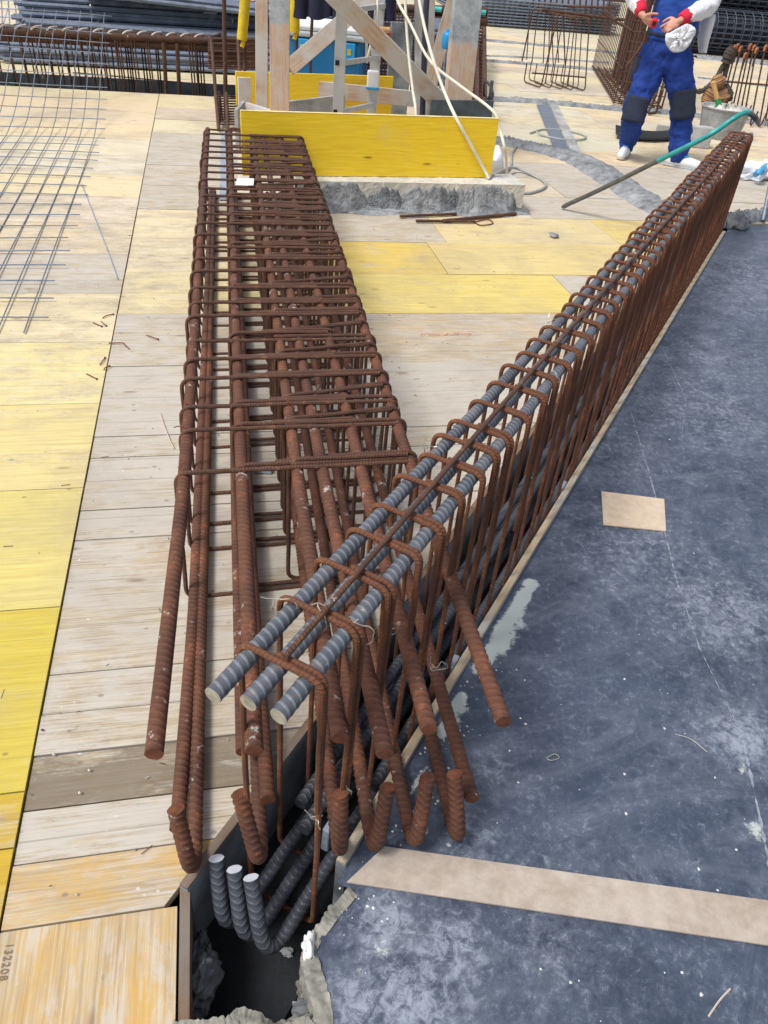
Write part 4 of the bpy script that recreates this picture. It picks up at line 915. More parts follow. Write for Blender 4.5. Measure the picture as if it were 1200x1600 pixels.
# blue tool chest with a white lid
bxa, bxb = V(452, 56, 9.6), V(568, 56, 9.7)
ch = empty('tool_chest', (bxa + bxb) / 2 * [1, 1, 0], 'blue plastic tool chest with white lid behind the shaft', 'tool chest')
zc = bxa[2]; m = MB(); cc = (bxa + bxb) / 2; wdt = np.linalg.norm(bxb - bxa)
m.box((cc[0], cc[1] + .35, zc / 2), (wdt, .7, zc - .004)); m.obj('body', M['blue_plastic'], ch, bevel=.03)
m = MB(); m.box((cc[0], cc[1] + .35, zc + .025), (wdt + .05, .76, .05)); m.obj('lid_rim', M['grey_plastic'], ch, bevel=.015)
m = MB(); m.box((cc[0], cc[1] + .36, zc + .09), (wdt - .02, .66, .08)); m.obj('lid', M['white_plastic'], ch, bevel=.035)
for k in (.18, .82):
    m = MB(); m.box((cc[0] + wdt * (k - .5), cc[1] - .012, zc - .10), (.13, .04, .17)); lt = m.obj('latch', M['blue_light'], ch, bevel=.01)
    m = MB(); m.box((cc[0] + wdt * (k - .5), cc[1] - .034, zc - .10), (.04, .006, .06)); m.obj('sticker', M['latch'], lt)
# jackets hung on the timbers
def jacket(px, pyb, y, w, h, seed, label):
    rr = np.random.default_rng(seed); c = V(px, pyb, y); ph = rr.uniform(0, 6, 4); m = MB()
    def fn(u, v):
        a = u * 2 * math.pi; fold = 1 + .16 * math.sin(3 * a + ph[0] + v * 2) + .10 * math.sin(7 * a + ph[1] - v)
        wv = w / 2 * (1.0 if v < .75 else 1 - (v - .75) * 2.2) * (1 + .06 * math.sin(v * 8 + ph[2])); return c + np.array([math.cos(a) * wv * fold, math.sin(a) * .09 * fold, v * h + .02 * math.sin(3 * a + ph[3]) * (1 - v)])
    m.grid(fn, 40, 16)
    o = m.obj('jacket', M['navy'], smooth=True, label=label, cat='jacket')
    for sx in (-1, 1):
        m = MB(); p = smooth_path([c + [sx * w * .36, 0, h * .86], c + [sx * w * .52, -.03, h * .55], c + [sx * w * .47, -.05, h * .25], c + [sx * w * .50, -.04, -.02]], 20); m.tube(p, np.linspace(.075, .055, len(p)) * (1 + .08 * np.sin(np.linspace(0, 20, len(p)))), 12); m.obj('sleeve', M['navy'], o, smooth=True)
jacket(500, 26, 7.9, .34, .75, 3, 'dark navy jacket hung over the braces above the blue tool chest')
jacket(598, 26, 8.2, .12, .7, 4, 'dark navy garment hanging right of the ladder rail')
# yellow foam sleeves on starter bars
def foam_bar(px_t, px_b, py_b, y, label, pyz):
    a = V(px_b, py_b, y); b = V(px_t, 0, y); d = (b - a) / np.linalg.norm(b - a)
    m = MB(); p = dense([a, b + d * .8], .03); m.tube(p, .052 * (1 + .03 * np.sin(np.arange(len(p)) * 1.3)), 12); o = m.obj('foam_sleeve', M['foam'], smooth=True, label=label, cat='foam sleeve')
    m = MB(); m.tube(smooth_path([a + [.02, 0, .02], a + [.012, -.01, -.03], a + [0, -.01, -.06]], 8), [.03] * 4 + [.02] * 1 + [.012] * 4 if False else .022, 8); m.obj('torn_end', M['foam'], o, smooth=True)
    m = MB(); p0 = V(px_b + 2, pyz, y + .06); p0[2] = 0; top = (b + [0.03, .06, .8]); m.tube(dense([p0, top], .2), .018, 8); return m.obj('starter_bar', M['rust_far'], smooth=True, label='rusty starter bar ' + label.split(' ', 1)[1] if False else 'rusty vertical starter bar wearing the ' + label, cat='starter bar')
foam_bar(383, 378, 62, 8.9, 'yellow foam sleeve left of the timber posts', 110)
foam_bar(461, 460, 50, 9.0, 'yellow foam sleeve right of the broad left post', 90)
m = MB(); m.tube(dense([V(490, 100, 9.3) * [1, 1, 0], V(484, 112, 9.3), V(489, 0, 9.3), V(489, 0, 9.3) + [0, 0, .6]], .2), .016, 8); m.obj('starter_bar', M['rust_far'], smooth=True, label='thin dark starter bar in front of the blue tool chest', cat='starter bar')

# tall vertical bar and the column cage left of the shaft
col = empty('column_cage', V(352, 190, 7.9) * [1, 1, 0], 'rusty stacked-link cage at the left corner of the shaft with a tall single bar', 'rebar cage')
yb_ = 8.15
b0 = V(352, 185, yb_); b0[2] = -.2
m = MB(); m.tube(dense([b0, V(350, 0, yb_), V(350, 0, yb_) + [0, 0, .8]], .15), .020, 8); m.obj('vertical_bar', M['rust_far'], col, smooth=True)
# its flight of horizontal links: seen as a ladder of rungs dropping into the corner, and the dense stack above
for (x0, x1) in ((326, 336), (346, 350), (368, 372)):
    m = MB(); a = V(x0 + 4, 62, 9.0); bb_ = V(x1 + 6, 205, 7.6); bb_[2] = max(bb_[2], .02); m.tube(dense([a, bb_], .1), .017, 8); m.obj('vertical_bar', M['rust_far'], col, smooth=True)
for k in range(12):
    f_ = k / 11; a = V(334 + 6 * f_, 150 + 44 * f_, 8.3 - .6 * f_); b = V(372, 150 + 44 * f_, 8.3 - .6 * f_); m = MB(); m.tube(fillet([a + [0, .25, 0], a, b, b + [0, .25, 0]], .03, 4), .009, 6); m.obj('stirrup', M['rust_far'], col, smooth=True)
for k in range(13):
    f_ = k / 12; a = V(325, 60 + 46 * f_, 9.35 + random.uniform(-.03, .03)); b = V(402, 62 + 46 * f_, 9.5); m = MB(); m.tube(fillet([a + [0.02, .5, 0], a, b, b + [0, .5, 0]], .04, 4), .013, 6); m.obj('stirrup', M['rust_far'], col, smooth=True)

# ------------------------------------------------------------------ far side of the deck, left
# beam cage hung over the open trench
fc = empty('beam_cage', P(150, 140), 'long rusty beam cage hung over the dark trench at the far left', 'rebar cage')
fa0, fb0 = V(0, 47, P(0, 130)[1]), V(322, 63, P(322, 141)[1])
def FL(a, b, k): return a + (b - a) * k
for dy, dz, r in ((-.02, 0, .036), (.07, .008, .036), (.0, -.062, .034), (.16, 0, .03), (.15, -.06, .028)):
    m = MB(); m.tube(dense([FL(fa0, fb0, -.8) + [0, dy, dz], fb0 + [.08, dy, dz]], .3), r, 8); m.obj('longitudinal_bar', M['rust_far'], fc, smooth=True)
grp = [-.3, -.22, -.15, -.08, -.02, .04, .09, .13, .17, .215, .25, .295, .33, .375, .41, .435, .475, .50, .545, .555, .57, .625, .64, .70, .71, .77, .84, .915, .93, .945]
for k, t_ in enumerate(grp):
    c = FL(fa0, fb0, t_); r = .0085 if not .75 < t_ < .86 else .022; x = random.uniform(0, .02)
    p = fillet([[c[0] + .02 + x, c[1] - .06, c[2] - .03], [c[0] + x, c[1] - .07, -.32]], .04, 4) if r > .02 else fillet([c + [.0, .20, .035], c + [0, -.065, .035], [c[0] + .02 + x, c[1] - .065, -.32], [c[0] + .02 + x, c[1] + .17, -.32], c + [.02, .19, .02]], .04, 4)
    m = MB(); m.tube(p, r, 6); m.obj('stirrup', M['rust_far'], fc, smooth=True)
for k in range(14):
    t_ = .02 + k * .072; c = FL(fa0, fb0, t_); m = MB(); m.tube(smooth_path([c + [-.05, -.06, -.02], c + [-.01, -.062, .03], c + [.02, -.03, .05], c + [.05, .04, .05]], 12), .010, 6); m.obj('tie_wire', M['lumber_pale'], fc, smooth=True)
m = MB(); m.tube(dense([FL(fa0, fb0, .30) + [0, .05, -.36], FL(fa0, fb0, .86) + [0, .05, -.42]], .2), .006, 6); m.obj('longitudinal_bar', M['rust_far'], fc, smooth=True)
# dark film-faced side of the open beam trench
u0, u1 = -9.0, .86
for v_, lab, zt_ in ((10.135, 'dark film-faced board along the far side of the open beam trench', .03),):
    a = UVW(u0, v_)[:2]; b = UVW(u1, v_)[:2]; vpanel(a, b, -.5, zt_, .027, M['ply_dark'], 'formwork_board', label=lab, cat='formwork board')
# bundles of new bars stacked behind
def bundle(pa, pb, n, r, rad, seed, label, mat='galv'):
    rr = np.random.default_rng(seed); pa = np.asarray(pa); pb = np.asarray(pb); d = (pb - pa) / np.linalg.norm(pb - pa); sd = np.array([-d[1], d[0], 0]); m = MB()
    spots = []; rows = max(2, int(2 * rad / (1.9 * r)))
    for j in range(rows):
        for i in range(max(2, int(n / rows) + 1)):
            spots.append(((i - n / rows / 2 + .5 * (j % 2)) * 2.05 * r + rr.normal() * .004, (j - rows / 2 + .5) * 1.85 * r + rr.normal() * .004))
    for x, z in spots:
        e0 = rr.uniform(-.12, .12); o0 = sd * x + np.array([0, 0, z]); o1 = sd * (x * .9 + rr.normal() * .01) + np.array([0, 0, z * .95])
        p = [pa + o0 + d * e0, pa + (pb - pa) * .5 + (o0 + o1) / 2 + np.array([0, 0, rr.normal() * .006]), pb + o1 + d * rr.uniform(-.1, .1)]
        m.tube(smooth_path(p, 8), r, 6, M['bundle'], capm=M['paint_white'])
    o = m.obj('bar_bundle', None, smooth=True, label=label, cat='bar bundle', group='bundles of new bars stacked behind the beam cage')
    for t_ in (.14, .45, .75):
        c = pa + (pb - pa) * t_; q = MB(); q.tube([c + sd * math.cos(a) * rad * 1.75 + np.array([0, 0, math.sin(a) * rad * 1.05]) for a in np.linspace(0, 6.28, 16)], .007, 5, closed=False); q.obj('tie_wire', M['tie'], o)
    return o
M['bundle'] = m_bar('new_steel_bars', lin(88, 98, 116), lin(128, 140, 160), lin(150, 158, 172), .62, .65, .05, .03, ribs=.6)
B0, B1 = P(28, 96), P(410, 116); B1 = B1 + (B1 - B0) * .9
dB = (B1 - B0) / np.linalg.norm(B1 - B0); sB = np.array([-dB[1], dB[0], 0])
names_ = [('lowest bundle of blue-grey bars facing the beam cage', 0.0, .12), ('second bundle of blue-grey bars up from the deck, nearest row', .05, .34), ('lowest bundle of blue-grey bars in the back row', .55, .12), ('upper bundle of blue-grey bars in the back row', .5, .34), ('long blue-grey bundle on top of the stack at the back', .75, .56), ('topmost blue-grey bundle, under the white tag', .35, .55)]
for k, (lab, off, z) in enumerate(names_):
    e = sB * off; j = random.uniform(-.15, .25)
    bundle(B0 + e + dB * j + [0, 0, z], B1 + e + [0, 0, z + .01], 26, .027, .112, 40 + k, lab)
e = sB * .1; bundle(V(-40, 60, 10.2) * [1, 1, 0] + [1.2, .4, .76], B1 + e * 0 + sB * -.1 + [0, 0, .60], 14, .027, .075, 60, 'loose blue-grey bundle slanting across the front of the stack')
tg = MB(); c0 = V(327, 20, 11.1); tg.box(c0, (.15, .01, .12), np.array(Matrix.Rotation(.6, 3, 'Y'))); o = tg.obj('paper_tag', M['white_plastic'], label='pale blue-white tag hanging on the stacked new bars', cat='tag')
m = MB(); m.tube([c0 + [0, 0, -.05], c0 + [0, .01, -.28]], .004, 5); m.obj('tag_wire', M['tie'], o)
# next beam cage behind the bundles
fc2 = empty('beam_cage', P(240, 40), 'far rusty beam cage running above the stacked blue-grey bundles', 'rebar cage')
a0, a1 = V(100, 0, 12.6), V(470, 12, 14.2)
for dy, dz in ((0, 0), (.1, .02), (0, -.13), (.12, -.1), (.2, .1), (.0, .14)):
    m = MB(); m.tube(dense([a0 + [-.1, dy, dz], a1 + [0, dy, dz]], .4), .04, 7); m.obj('longitudinal_bar', M['rust_far'], fc2, smooth=True)
for k in range(30):
    c = FL(a0, a1, k / 29); p = fillet([c + [0, .2, .2], c + [0, -.05, .2], [c[0] + .02, c[1] - .05, -.1]], .05, 4); m = MB(); m.tube(p, random.choice((.012, .02, .03)), 6); m.obj('stirrup', M['rust_far'], fc2, smooth=True)
# upright meshes at the top left corner
um = empty('wire_mesh', P(20, 40), 'upright grey wire mesh leaning behind the stacked bars in the top left corner', 'wire mesh')
for k in range(16):
    a = V(-60 + k * 11, 70, 12.2); b = V(-64 + k * 10.6, -40, 12.6); m = MB(); m.tube(dense([a * [1, 1, 0], a, b], .3), .010, 6); m.obj('long_wire', M['galv'], um, smooth=True)
for k in range(7):
    a = V(-60, 64 - k * 13, 12.15); b = V(106, 68 - k * 13, 12.25); m = MB(); m.tube([a, b], .008, 6); m.obj('cross_wire', M['galv'], um, smooth=True)

# ------------------------------------------------------------------ far side, middle and right
# stacked-link cages glimpsed between the shaft timbers
def stack_cage(x0, x1, y0, y1, n, ynear, yfar, label, r=.018, mat='rust_far', wires=3):
    root = empty('beam_cage', V((x0 + x1) / 2, y1, ynear) * [1, 1, 0], label, 'rebar cage')
    for k in range(n):
        f_ = k / (n - 1); y = yfar + (ynear - yfar) * f_; py = y0 + (y1 - y0) * f_; a = V(x0 + random.uniform(-1, 1), py, y); b = V(x1 + random.uniform(-1, 1), py + 1, y)
        m = MB(); zl = -.1; m.tube(fillet([[a[0], a[1], zl], a, b, [b[0], b[1], zl]], .06, 4), r, 6); m.obj('stirrup', M[mat], root, smooth=True)
    for j in range(wires):
        xx = x0 + (x1 - x0) * j / max(1, wires - 1); m = MB(); m.tube(dense([V(xx, y0 + 3, yfar), V(xx, y1 + 2, ynear)], .3), r * 1.3, 6); m.obj('longitudinal_bar', M[mat], root, smooth=True)
    return root
stack_cage(735, 757, 32, 158, 24, 9.6, 14.5, 'dense dark rusty beam cage running away behind the broad right post', .022)
# dark upright mesh behind the ladder
bm_ = empty('wire_mesh', V(610, 118, 10) * [1, 1, 0], 'dark upright wire mesh behind the ladder and tall grey board', 'wire mesh')
for k in range(20):
    x = 566 + k * 5.2; m = MB(); m.tube(dense([V(x, 128, 10.4) * [1, 1, 0], V(x, 20, 10.4)], .3), .011, 6); m.obj('long_wire', M['rust_far'], bm_, smooth=True)
for k in range(22):
    m = MB(); y = 126 - k * 5; m.tube([V(564, y, 10.38), V(668, y + 2, 10.5)], .010, 6); m.obj('cross_wire', M['rust_far'], bm_, smooth=True)
for k in range(2):
    m = MB(); a = V(540, 12 + 14 * k, 12.4); b = V(760, 18 + 16 * k, 13.2); m.tube(dense([a, b], .3), .06, 8); m.obj('rusty_bar', M['rust_far'], smooth=True, label=('upper' if k == 0 else 'lower') + ' thick rusty bar passing behind the shaft timbers at the top', cat='bar')
m = MB(); c = V(700, 64, 7.82); m.lathe([(0, -.06), (.045, -.06), (.052, -.05), (.052, .045), (.045, .06), (.022, .068), (.022, .085), (0, .085)], c, 20); m.obj('plastic_can', M['blue_light'], smooth=True, label='bright blue plastic can hanging left of the broad right post', cat='can')
c2 = empty('wire_fan', V(696, 130, 9.2) * [1, 1, 0], 'fan of bundled pale wires under the bright blue can', 'wire bundle')
for k in range(9):
    m = MB(); m.tube([V(690 + k * 2.4, 70, 9.1), V(682 + k * 4.0, 105, 9.05), V(680 + k * 4.2, 140, 9.05) * [1, 1, 0]], .009, 5); m.obj('wire', M['galv'], c2, smooth=True)
# starter bars with teal caps
for (x0, x1, y0, lab) in ((678, 690, 14, 'teal plastic cap on a bar between the braces'), (744, 759, 19, 'teal plastic cap on a bar right of the broad post')):
    a, b = V(x0, y0, 11), V(x1, y0 + 1, 11); m = MB(); m.tube(dense([a, b], .05), .028, 10); m.obj('teal_sleeve', M['teal_cap'], smooth=True, label=lab, cat='bar sleeve')
# short upright bar
m = MB(); m.tube(dense([P(764, 166) + [0, 0, -.02], V(769, 126, P(764, 166)[1])], .1), .020, 8); m.obj('starter_bar', M['steel_dark'], smooth=True, label='short dark upright bar right of the shaft formwork', cat='starter bar')
lump(P(771, 252, .10), .16, 71, M['film_plastic'], 'plastic_bag', 3, .35, (.5, .7, .65), label='crumpled white plastic bag behind the right end of the yellow panel', cat='plastic bag')
cable([P(757, 128 + 40, .05), V(757, 130, 9.6), V(766, 134, 9.5), V(770, 150, 9.4), P(766, 166, .02)], .014, M['conduit'], 'dark cable arching over the rusty cage right of the broad post')

# mortar beads poured along the joints of the far boards
strips = [([(772, 222), (810, 228), (850, 236), (890, 246), (920, 258), (950, 278), (985, 300), (1020, 322), (1052, 338)], [.22, .3, .3, .34, .42, .36, .34, .34, .3], .05, 'mortar'),
          ([(762, 157), (830, 160), (900, 166), (960, 172), (1040, 178), (1120, 186), (1230, 200)], .16, .04, 'mortar'),
          ([(760, 110 - 14), (850, 103), (935, 110)], .16, .03, 'mortar'), ([(760, 64), (850, 72), (930, 80), (1010, 90)], .16, .03, 'mortar'),
          ([(760, 88), (850, 92), (950, 99)], .08, .02, 'mortar'),
          ([(1085, 90), (1140, 95), (1230, 103)], .4, .05, 'mortar'),
          ([(1090, 122), (1140, 128), (1230, 140)], .08, .02, 'mortar'),
          ([(1118, 352), (1150, 347), (1185, 343), (1235, 342)], .13, .07, 'mortar_dark')]
for k, (pts, w, h, mt) in enumerate(strips):
    rough_strip([P(a, b) for a, b in pts], w, h, M[mt], 'mortar_strip', 50 + k, nu=90, kind='structure')
for k, (q, lab) in enumerate((([(838, 163), (858, 163), (893, 242), (868, 239)], 'grey sheet-metal strip bridging the boards beyond the mortar bead'), ([(859, 163), (872, 164), (912, 244), (895, 243)], 'pale strip lying beside the grey sheet-metal strip'))):
    m = MB(); m.hexa([P(*p, .004) for p in (q[3], q[2], q[1], q[0])], [P(*p, .012) for p in (q[3], q[2], q[1], q[0])]); m.obj('metal_strip', M['galv'] if k == 0 else M['white_plastic'] if False else M['lumber_grey'], bevel=.001, label=lab, cat='strip')
# links standing in a row on a rod
def link_row(xs0, ytop, ybot, rows, label, hooktop=False, r=.016, back=.55, extra=True):
    root = empty('link_rack', P(xs0[0], ybot), label, 'rebar links')
    tops = []
    for k, (xb, xt, yb_, yt_) in enumerate(rows):
        b = P(xb, yb_, .02); t_ = V(xt, yt_, b[1]); off = np.array([-.28, back, 0])
        p = [b + off * .1 + [0, 0, .28], b + off * 1.0 * .0 + np.array([-.20, .42, .02]), b, t_, t_ + off]
        m = MB(); m.tube(fillet([np.array([b[0] - .2, b[1] + .42, .25]), np.array([b[0] - .2, b[1] + .42, .02]), b, t_, t_ + off, np.array([b[0] - .26, b[1] + .55, .25])], .06, 4), .0095 if k in (0, 4) else .0075, 6); m.obj('stirrup', M['rust_far'], root, smooth=True); tops.append(t_)
    return root, tops
rt_, tops = link_row([845], 22, 135, [(845, 872, 137, 22), (861, 880, 138, 24), (879, 893, 140, 26), (895, 902, 141, 28), (914, 921, 142, 30), (852, 866, 133, 22), (887, 899, 137, 26), (903, 910, 138, 28)], 'row of tall thin rusty stirrups standing on the far boards left of the dense cage')
m = MB(); m.tube(dense([tops[0] + [-.2, .2, .02], tops[4] + [.5, .2, .02]], .3), .02, 6); m.obj('rod', M['rust_far'], rt_, smooth=True)
m = MB(); a = P(832, 117, .30); b = P(915, 122, .30); m.tube(dense([V(831, 114, 12.9), V(914, 121, 12.8)], .3), .011, 6); m.obj('rod', M['rust_far'], rt_, smooth=True)
# dense box cage behind the worker
dc = empty('column_cage', P(985, 165), 'dense dark rusty column cage lying open behind the worker', 'rebar cage')
c0 = P(958, 163); c1 = P(925, 108); w_ = .62
dd = (c1 - c0); Ld = np.linalg.norm(dd); dd /= Ld; sx = np.array([.95, -.25, 0])
hb = 2.1
for k in range(20):
    s = k / 19 * Ld; b = c0 + dd * s; lean = np.array([.12, .04, 0]) * 0
    p = fillet([b + [0, 0, .02], b + sx * w_ + [0, 0, .02], b + sx * (w_ + .05) + [0, 0, hb], b + sx * .05 + [0, 0, hb]], .05, 3, closed=True)
    m = MB(); m.tube(p, .0068, 6, closed=True); m.obj('stirrup', M['rust_far'], dc, smooth=True)
for i in range(7):
    for j_ in range(2):
        p0 = c0 + sx * (w_ * i / 6) + [0, 0, .035 + j_ * (hb - .04)]; m = MB(); m.tube([p0 - dd * .1, p0 + dd * (Ld + .1)], .010, 6); m.obj('longitudinal_bar', M['rust_far'], dc, smooth=True)
for i in range(1, 4):
    for j_ in range(2):
        p0 = c0 + sx * (w_ * j_) + [0, 0, hb * i / 5]; m = MB(); m.tube([p0 - dd * .1, p0 + dd * (Ld + .1)], .007, 6); m.obj('longitudinal_bar', M['rust_far'], dc, smooth=True)
for i in range(11):
    q0 = c0 - dd * .05 + sx * (w_ * i / 10); m = MB(); m.tube([q0 + [0, 0, .02], q0 + sx * .04 + [0, 0, hb]], .008, 6); m.obj('vertical_bar', M['rust_far'], dc, smooth=True)
for i in range(9):
    q0 = c0 - dd * .06 + [0, 0, .06 + .11 * i]; m = MB(); m.tube([q0, q0 + sx * w_], .007, 6); m.obj('cross_bar', M['rust_far'], dc, smooth=True)
for i in range(14):
    b = c0 + dd * (.15 * i + .9) + sx * (w_ * (.35 + .3 * random.random())); m = MB(); m.tube([b + [0, 0, -.0], b + [0.04, 0, 1.9]], .022, 6); m.obj('vertical_bar', M['rust_far'], dc, smooth=True)
for pts in ([(978, 105), (1003, 70), (1010, 48)], [(940, 18), (962, 34), (980, 44)], [(945, 115), (958, 128), (962, 136)]):
    m = MB(); m.tube(smooth_path([V(x, y, 10.9) for x, y in pts], 10), .014, 6); m.obj('loose_link', M['rust_far'], dc, smooth=True)
# stirrup legs peeping out behind the worker's knee
m = MB(); a = P(1012, 178, .02); m.tube(fillet([V(1028, 140, a[1]), a, P(1016, 176, .02) + [.1, .1, 0], V(1034, 140, a[1] + .1)], .04, 4), .014, 6); m.obj('stirrup', M['rust_far'], smooth=True, label='thin rusty stirrup standing behind the knee of the worker', cat='stirrup')
# hooked starter links at the right edge
rk, tops = link_row([1130], 65, 190, [], 'x')
bpy.data.objects.remove(rk)
rs = empty('starter_cage', P(1160, 195), 'row of rusty hooked starter links at the right edge beside the bucket', 'rebar cage')
for k, (xb, xt, yb_, yt_) in enumerate(((1118, 1148, 178, 72), (1124, 1152, 178, 70), (1132, 1157, 180, 74), (1148, 1172, 184, 70), (1155, 1178, 184, 72), (1162, 1182, 186, 76), (1172, 1196, 196, 72), (1186, 1208, 197, 74), (1200, 1218, 198, 80), (1140, 1164, 190, 84), (1196, 1214, 190, 84), (1210, 1230, 200, 80))):
    b = P(xb, yb_, .02); t_ = V(xt, yt_, b[1])
    m = MB(); m.tube(fillet([b + [.10, .16, .14], b + [.06, .1, .0], b, t_, t_ + [.05, .09, .0], t_ + [.06, .12, -.2]], .045, 4), .010, 6); so = m.obj('stirrup', M['rust_far'], rs, smooth=True)
    m = MB(); m.tube(fillet([t_ + [0, 0, -.05], t_ + [0, 0, .001], t_ + [.05, .09, .001], t_ + [.06, .12, -.06]], .045, 4), .014, 6); m.obj('hook', M['orange_rust'], so, smooth=True)
m = MB(); m.tube(dense([V(1128, 127, 11.9), V(1240, 136, 11.9)], .3), .012, 6); m.obj('rod', M['rust_far'], rs, smooth=True)
# wire mesh rolls and mats piled at the far right
def mesh_roll(c, d, L_, r, label, seed):
    root = empty('mesh_roll', c * [1, 1, 0], label, 'mesh roll', 'dark wire mesh rolls piled at the far right')
    d = np.asarray(d, float); d /= np.linalg.norm(d); sd = np.array([-d[1], d[0], 0]); up = np.array([0, 0, 1.0])
    m = MB()
    for k in range(26):
        a = 2 * math.pi * k / 26; o_ = (sd * math.cos(a) + up * math.sin(a)) * r; m.tube([c + o_ - d * L_ / 2, c + o_ + d * L_ / 2], .014, 5)
    for k in range(18):
        a = 2 * math.pi * k / 18; o_ = (sd * math.cos(a) + up * math.sin(a)) * r * .8; m.tube([c + o_ - d * L_ / 2, c + o_ + d * L_ / 2], .014, 5)
    m.obj('long_wires', M['black_net'], root, smooth=True)
    m = MB(); n = int(L_ / .2)
    for k in range(n + 1):
        q = c + d * (k / n - .5) * L_
        for rr_ in (r + .012, r * .8 + .01): m.tube([q + (sd * math.cos(a) + up * math.sin(a)) * rr_ for a in np.linspace(0, 6.283, 18)[:-1]], .012, 5, closed=True)
    m.obj('hoop_wires', M['black_net'], root, smooth=True)
    m = MB(); m.tube([c - d * (L_ / 2 - .05), c + d * (L_ / 2 - .05)], r * .72, 14); m.obj('inner_turns', M['pad'], root, smooth=True)
base = P(1165, 92); dm = np.array([1, .16, 0]) / np.linalg.norm([1, .16, 0])
mesh_roll(base + [.6, .5, .42], dm, 4.2, .40, 'front dark wire mesh roll on the deck right of the worker', 1)
mesh_roll(base + [.9, 1.4, .42], dm, 4.4, .40, 'second dark wire mesh roll on the deck behind the front one', 2)
mesh_roll(base + [.8, .95, 1.10], dm, 4.0, .38, 'dark wire mesh roll lying on top of the two lower rolls', 3)
mesh_roll(base + [1.0, 2.4, .42], dm, 4.4, .40, 'rearmost dark wire mesh roll on the deck', 4)
mesh_roll(base + [1.0, 1.9, 1.12], dm, 4.2, .38, 'dark wire mesh roll on top toward the back', 5)
# mats of welded mesh stacked along the far middle
mt = empty('mesh_stack', P(850, 44), 'flat stack of grey welded mesh mats across the far deck', 'mesh stack')
a0 = P(752, 41); a1 = P(960, 56); dv = np.array([-.16, .98, 0])
for k in range(9):
    z = .04 + k * .06; m = MB()
    for i in range(26): m.tube([a0 + (a1 - a0) * i / 25 + [0, 0, z], a0 + (a1 - a0) * i / 25 + dv * 7 + [0, 0, z]], .016, 4)
    for i in range(22): m.tube([a0 + dv * 7 * i / 21 + [0, 0, z + .015], a1 + dv * 7 * i / 21 + [0, 0, z + .015]], .016, 4)
    m.obj('mesh_mat', M['galv'], mt)
for k, (x0, x1, y) in enumerate(((752, 860, 6), (850, 960, 9))):
    a = V(x0, y + 14, 26); b = V(x1, y + 16, 26); bundle(a * [1, 1, 0] + [0, 0, .25], b * [1, 1, 0] + [0, 0, .25], 22, .05, .25, 90 + k, ('left' if k == 0 else 'right') + ' bluish bar bundle far beyond the mesh mats')
rf = empty('link_rack', P(830, 30), 'thin dark stirrups standing in a line on the far mesh mats', 'rebar links')
for k in range(22):
    x = 757 + k * 9.2; a = V(x, 40, 21.5); b = V(x + 4, -20, 21.5); m = MB(); m.tube([a, b], .022, 5); m.obj('stirrup', M['rust_far'], rf, smooth=True)
for y in (22, 6): m = MB(); m.tube([V(755, y - 1, 21.4), V(962, y + 6, 21.4)], .025, 5); m.obj('rod', M['rust_far'], rf, smooth=True)

# crowbar leaning from the boards onto the narrow cage
cb = empty('crowbar', P(880, 325), 'long teal painted crowbar leaning from the boards onto the far end of the narrow cage', 'crowbar')
tip = P(880, 325, .012); hk = P(1110, 212, ZT + .05); 
A1 = V(1100, 216, 6.46); A1 = P(1103, 214, ZT + .035); end_top = P(1150, 183, ZT + .16)
pth = smooth_path([tip, tip + (A1 - tip) * .03 + [0, 0, .01], tip + (A1 - tip) * .3, tip + (A1 - tip) * .7, A1, end_top - (end_top - A1) * .3, end_top, P(1166, 176, ZT + .18), P(1180, 184, ZT + .15), P(1186, 196, ZT + .08)], 90)
n = len(pth); k1, k2 = int(n * .33), int(n * .80)
rad = np.full(n, .0165); rad[:6] = np.linspace(.006, .018, 6); rad[-12:] = np.linspace(.02, .010, 12)
for nm, a, b, mt_ in (('tip', 0, k1 + 1, 'steel_bare'), ('shaft', k1, k2 + 1, 'teal'), ('claw', k2, n, 'steel_bare')):
    m = MB(); m.tube(pth[a:b], rad[a:b], 10); m.obj(nm, M[mt_], cb, smooth=True)

# mortar bucket with a trowel-hammer handle in it
bc = P(1121, 214); bk = empty('bucket', bc, 'round mortar-caked grey bucket behind the far end of the narrow cage', 'bucket')
rB = np.linalg.norm(P(1150, 212) - P(1094, 212)) / 2; hB = .30
m = MB(); m.lathe([(0, .005), (rB * .78, .005), (rB * .8, .01), (rB, hB), (rB + .012, hB), (rB + .012, hB + .012), (rB - .01, hB + .010), (rB * .86, hB - .05), (0, hB - .05)], bc, 32); m.obj('shell', M['bucket'], bk, smooth=True)
m = MB(); rr = np.random.default_rng(4); m.grid(lambda u, v: bc + np.array([math.cos(u * 6.2832) * v * rB * .93, math.sin(u * 6.2832) * v * rB * .93, hB - .035 + .05 * (1 - v) + .02 * rr.normal()]), 26, 8); m.obj('mortar_fill', M['concrete'], bk, smooth=True)
tl_ = empty('brush', bc + [-.06, 0, hB], 'wooden-handled tool with green ferrule stuck in the bucket', 'tool')
m = MB(); a = bc + np.array([-.07, -.02, hB - .03]); b = V(1114, 128, bc[1] - .02); m.tube(dense([a + (b - a) * .42, b], .05), .026, 10); m.obj('handle', M['handle'], tl_, smooth=True)
m = MB(); m.tube(dense([a, a + (b - a) * .42], .05), .030, 10); m.obj('ferrule', M['green'], tl_, smooth=True)
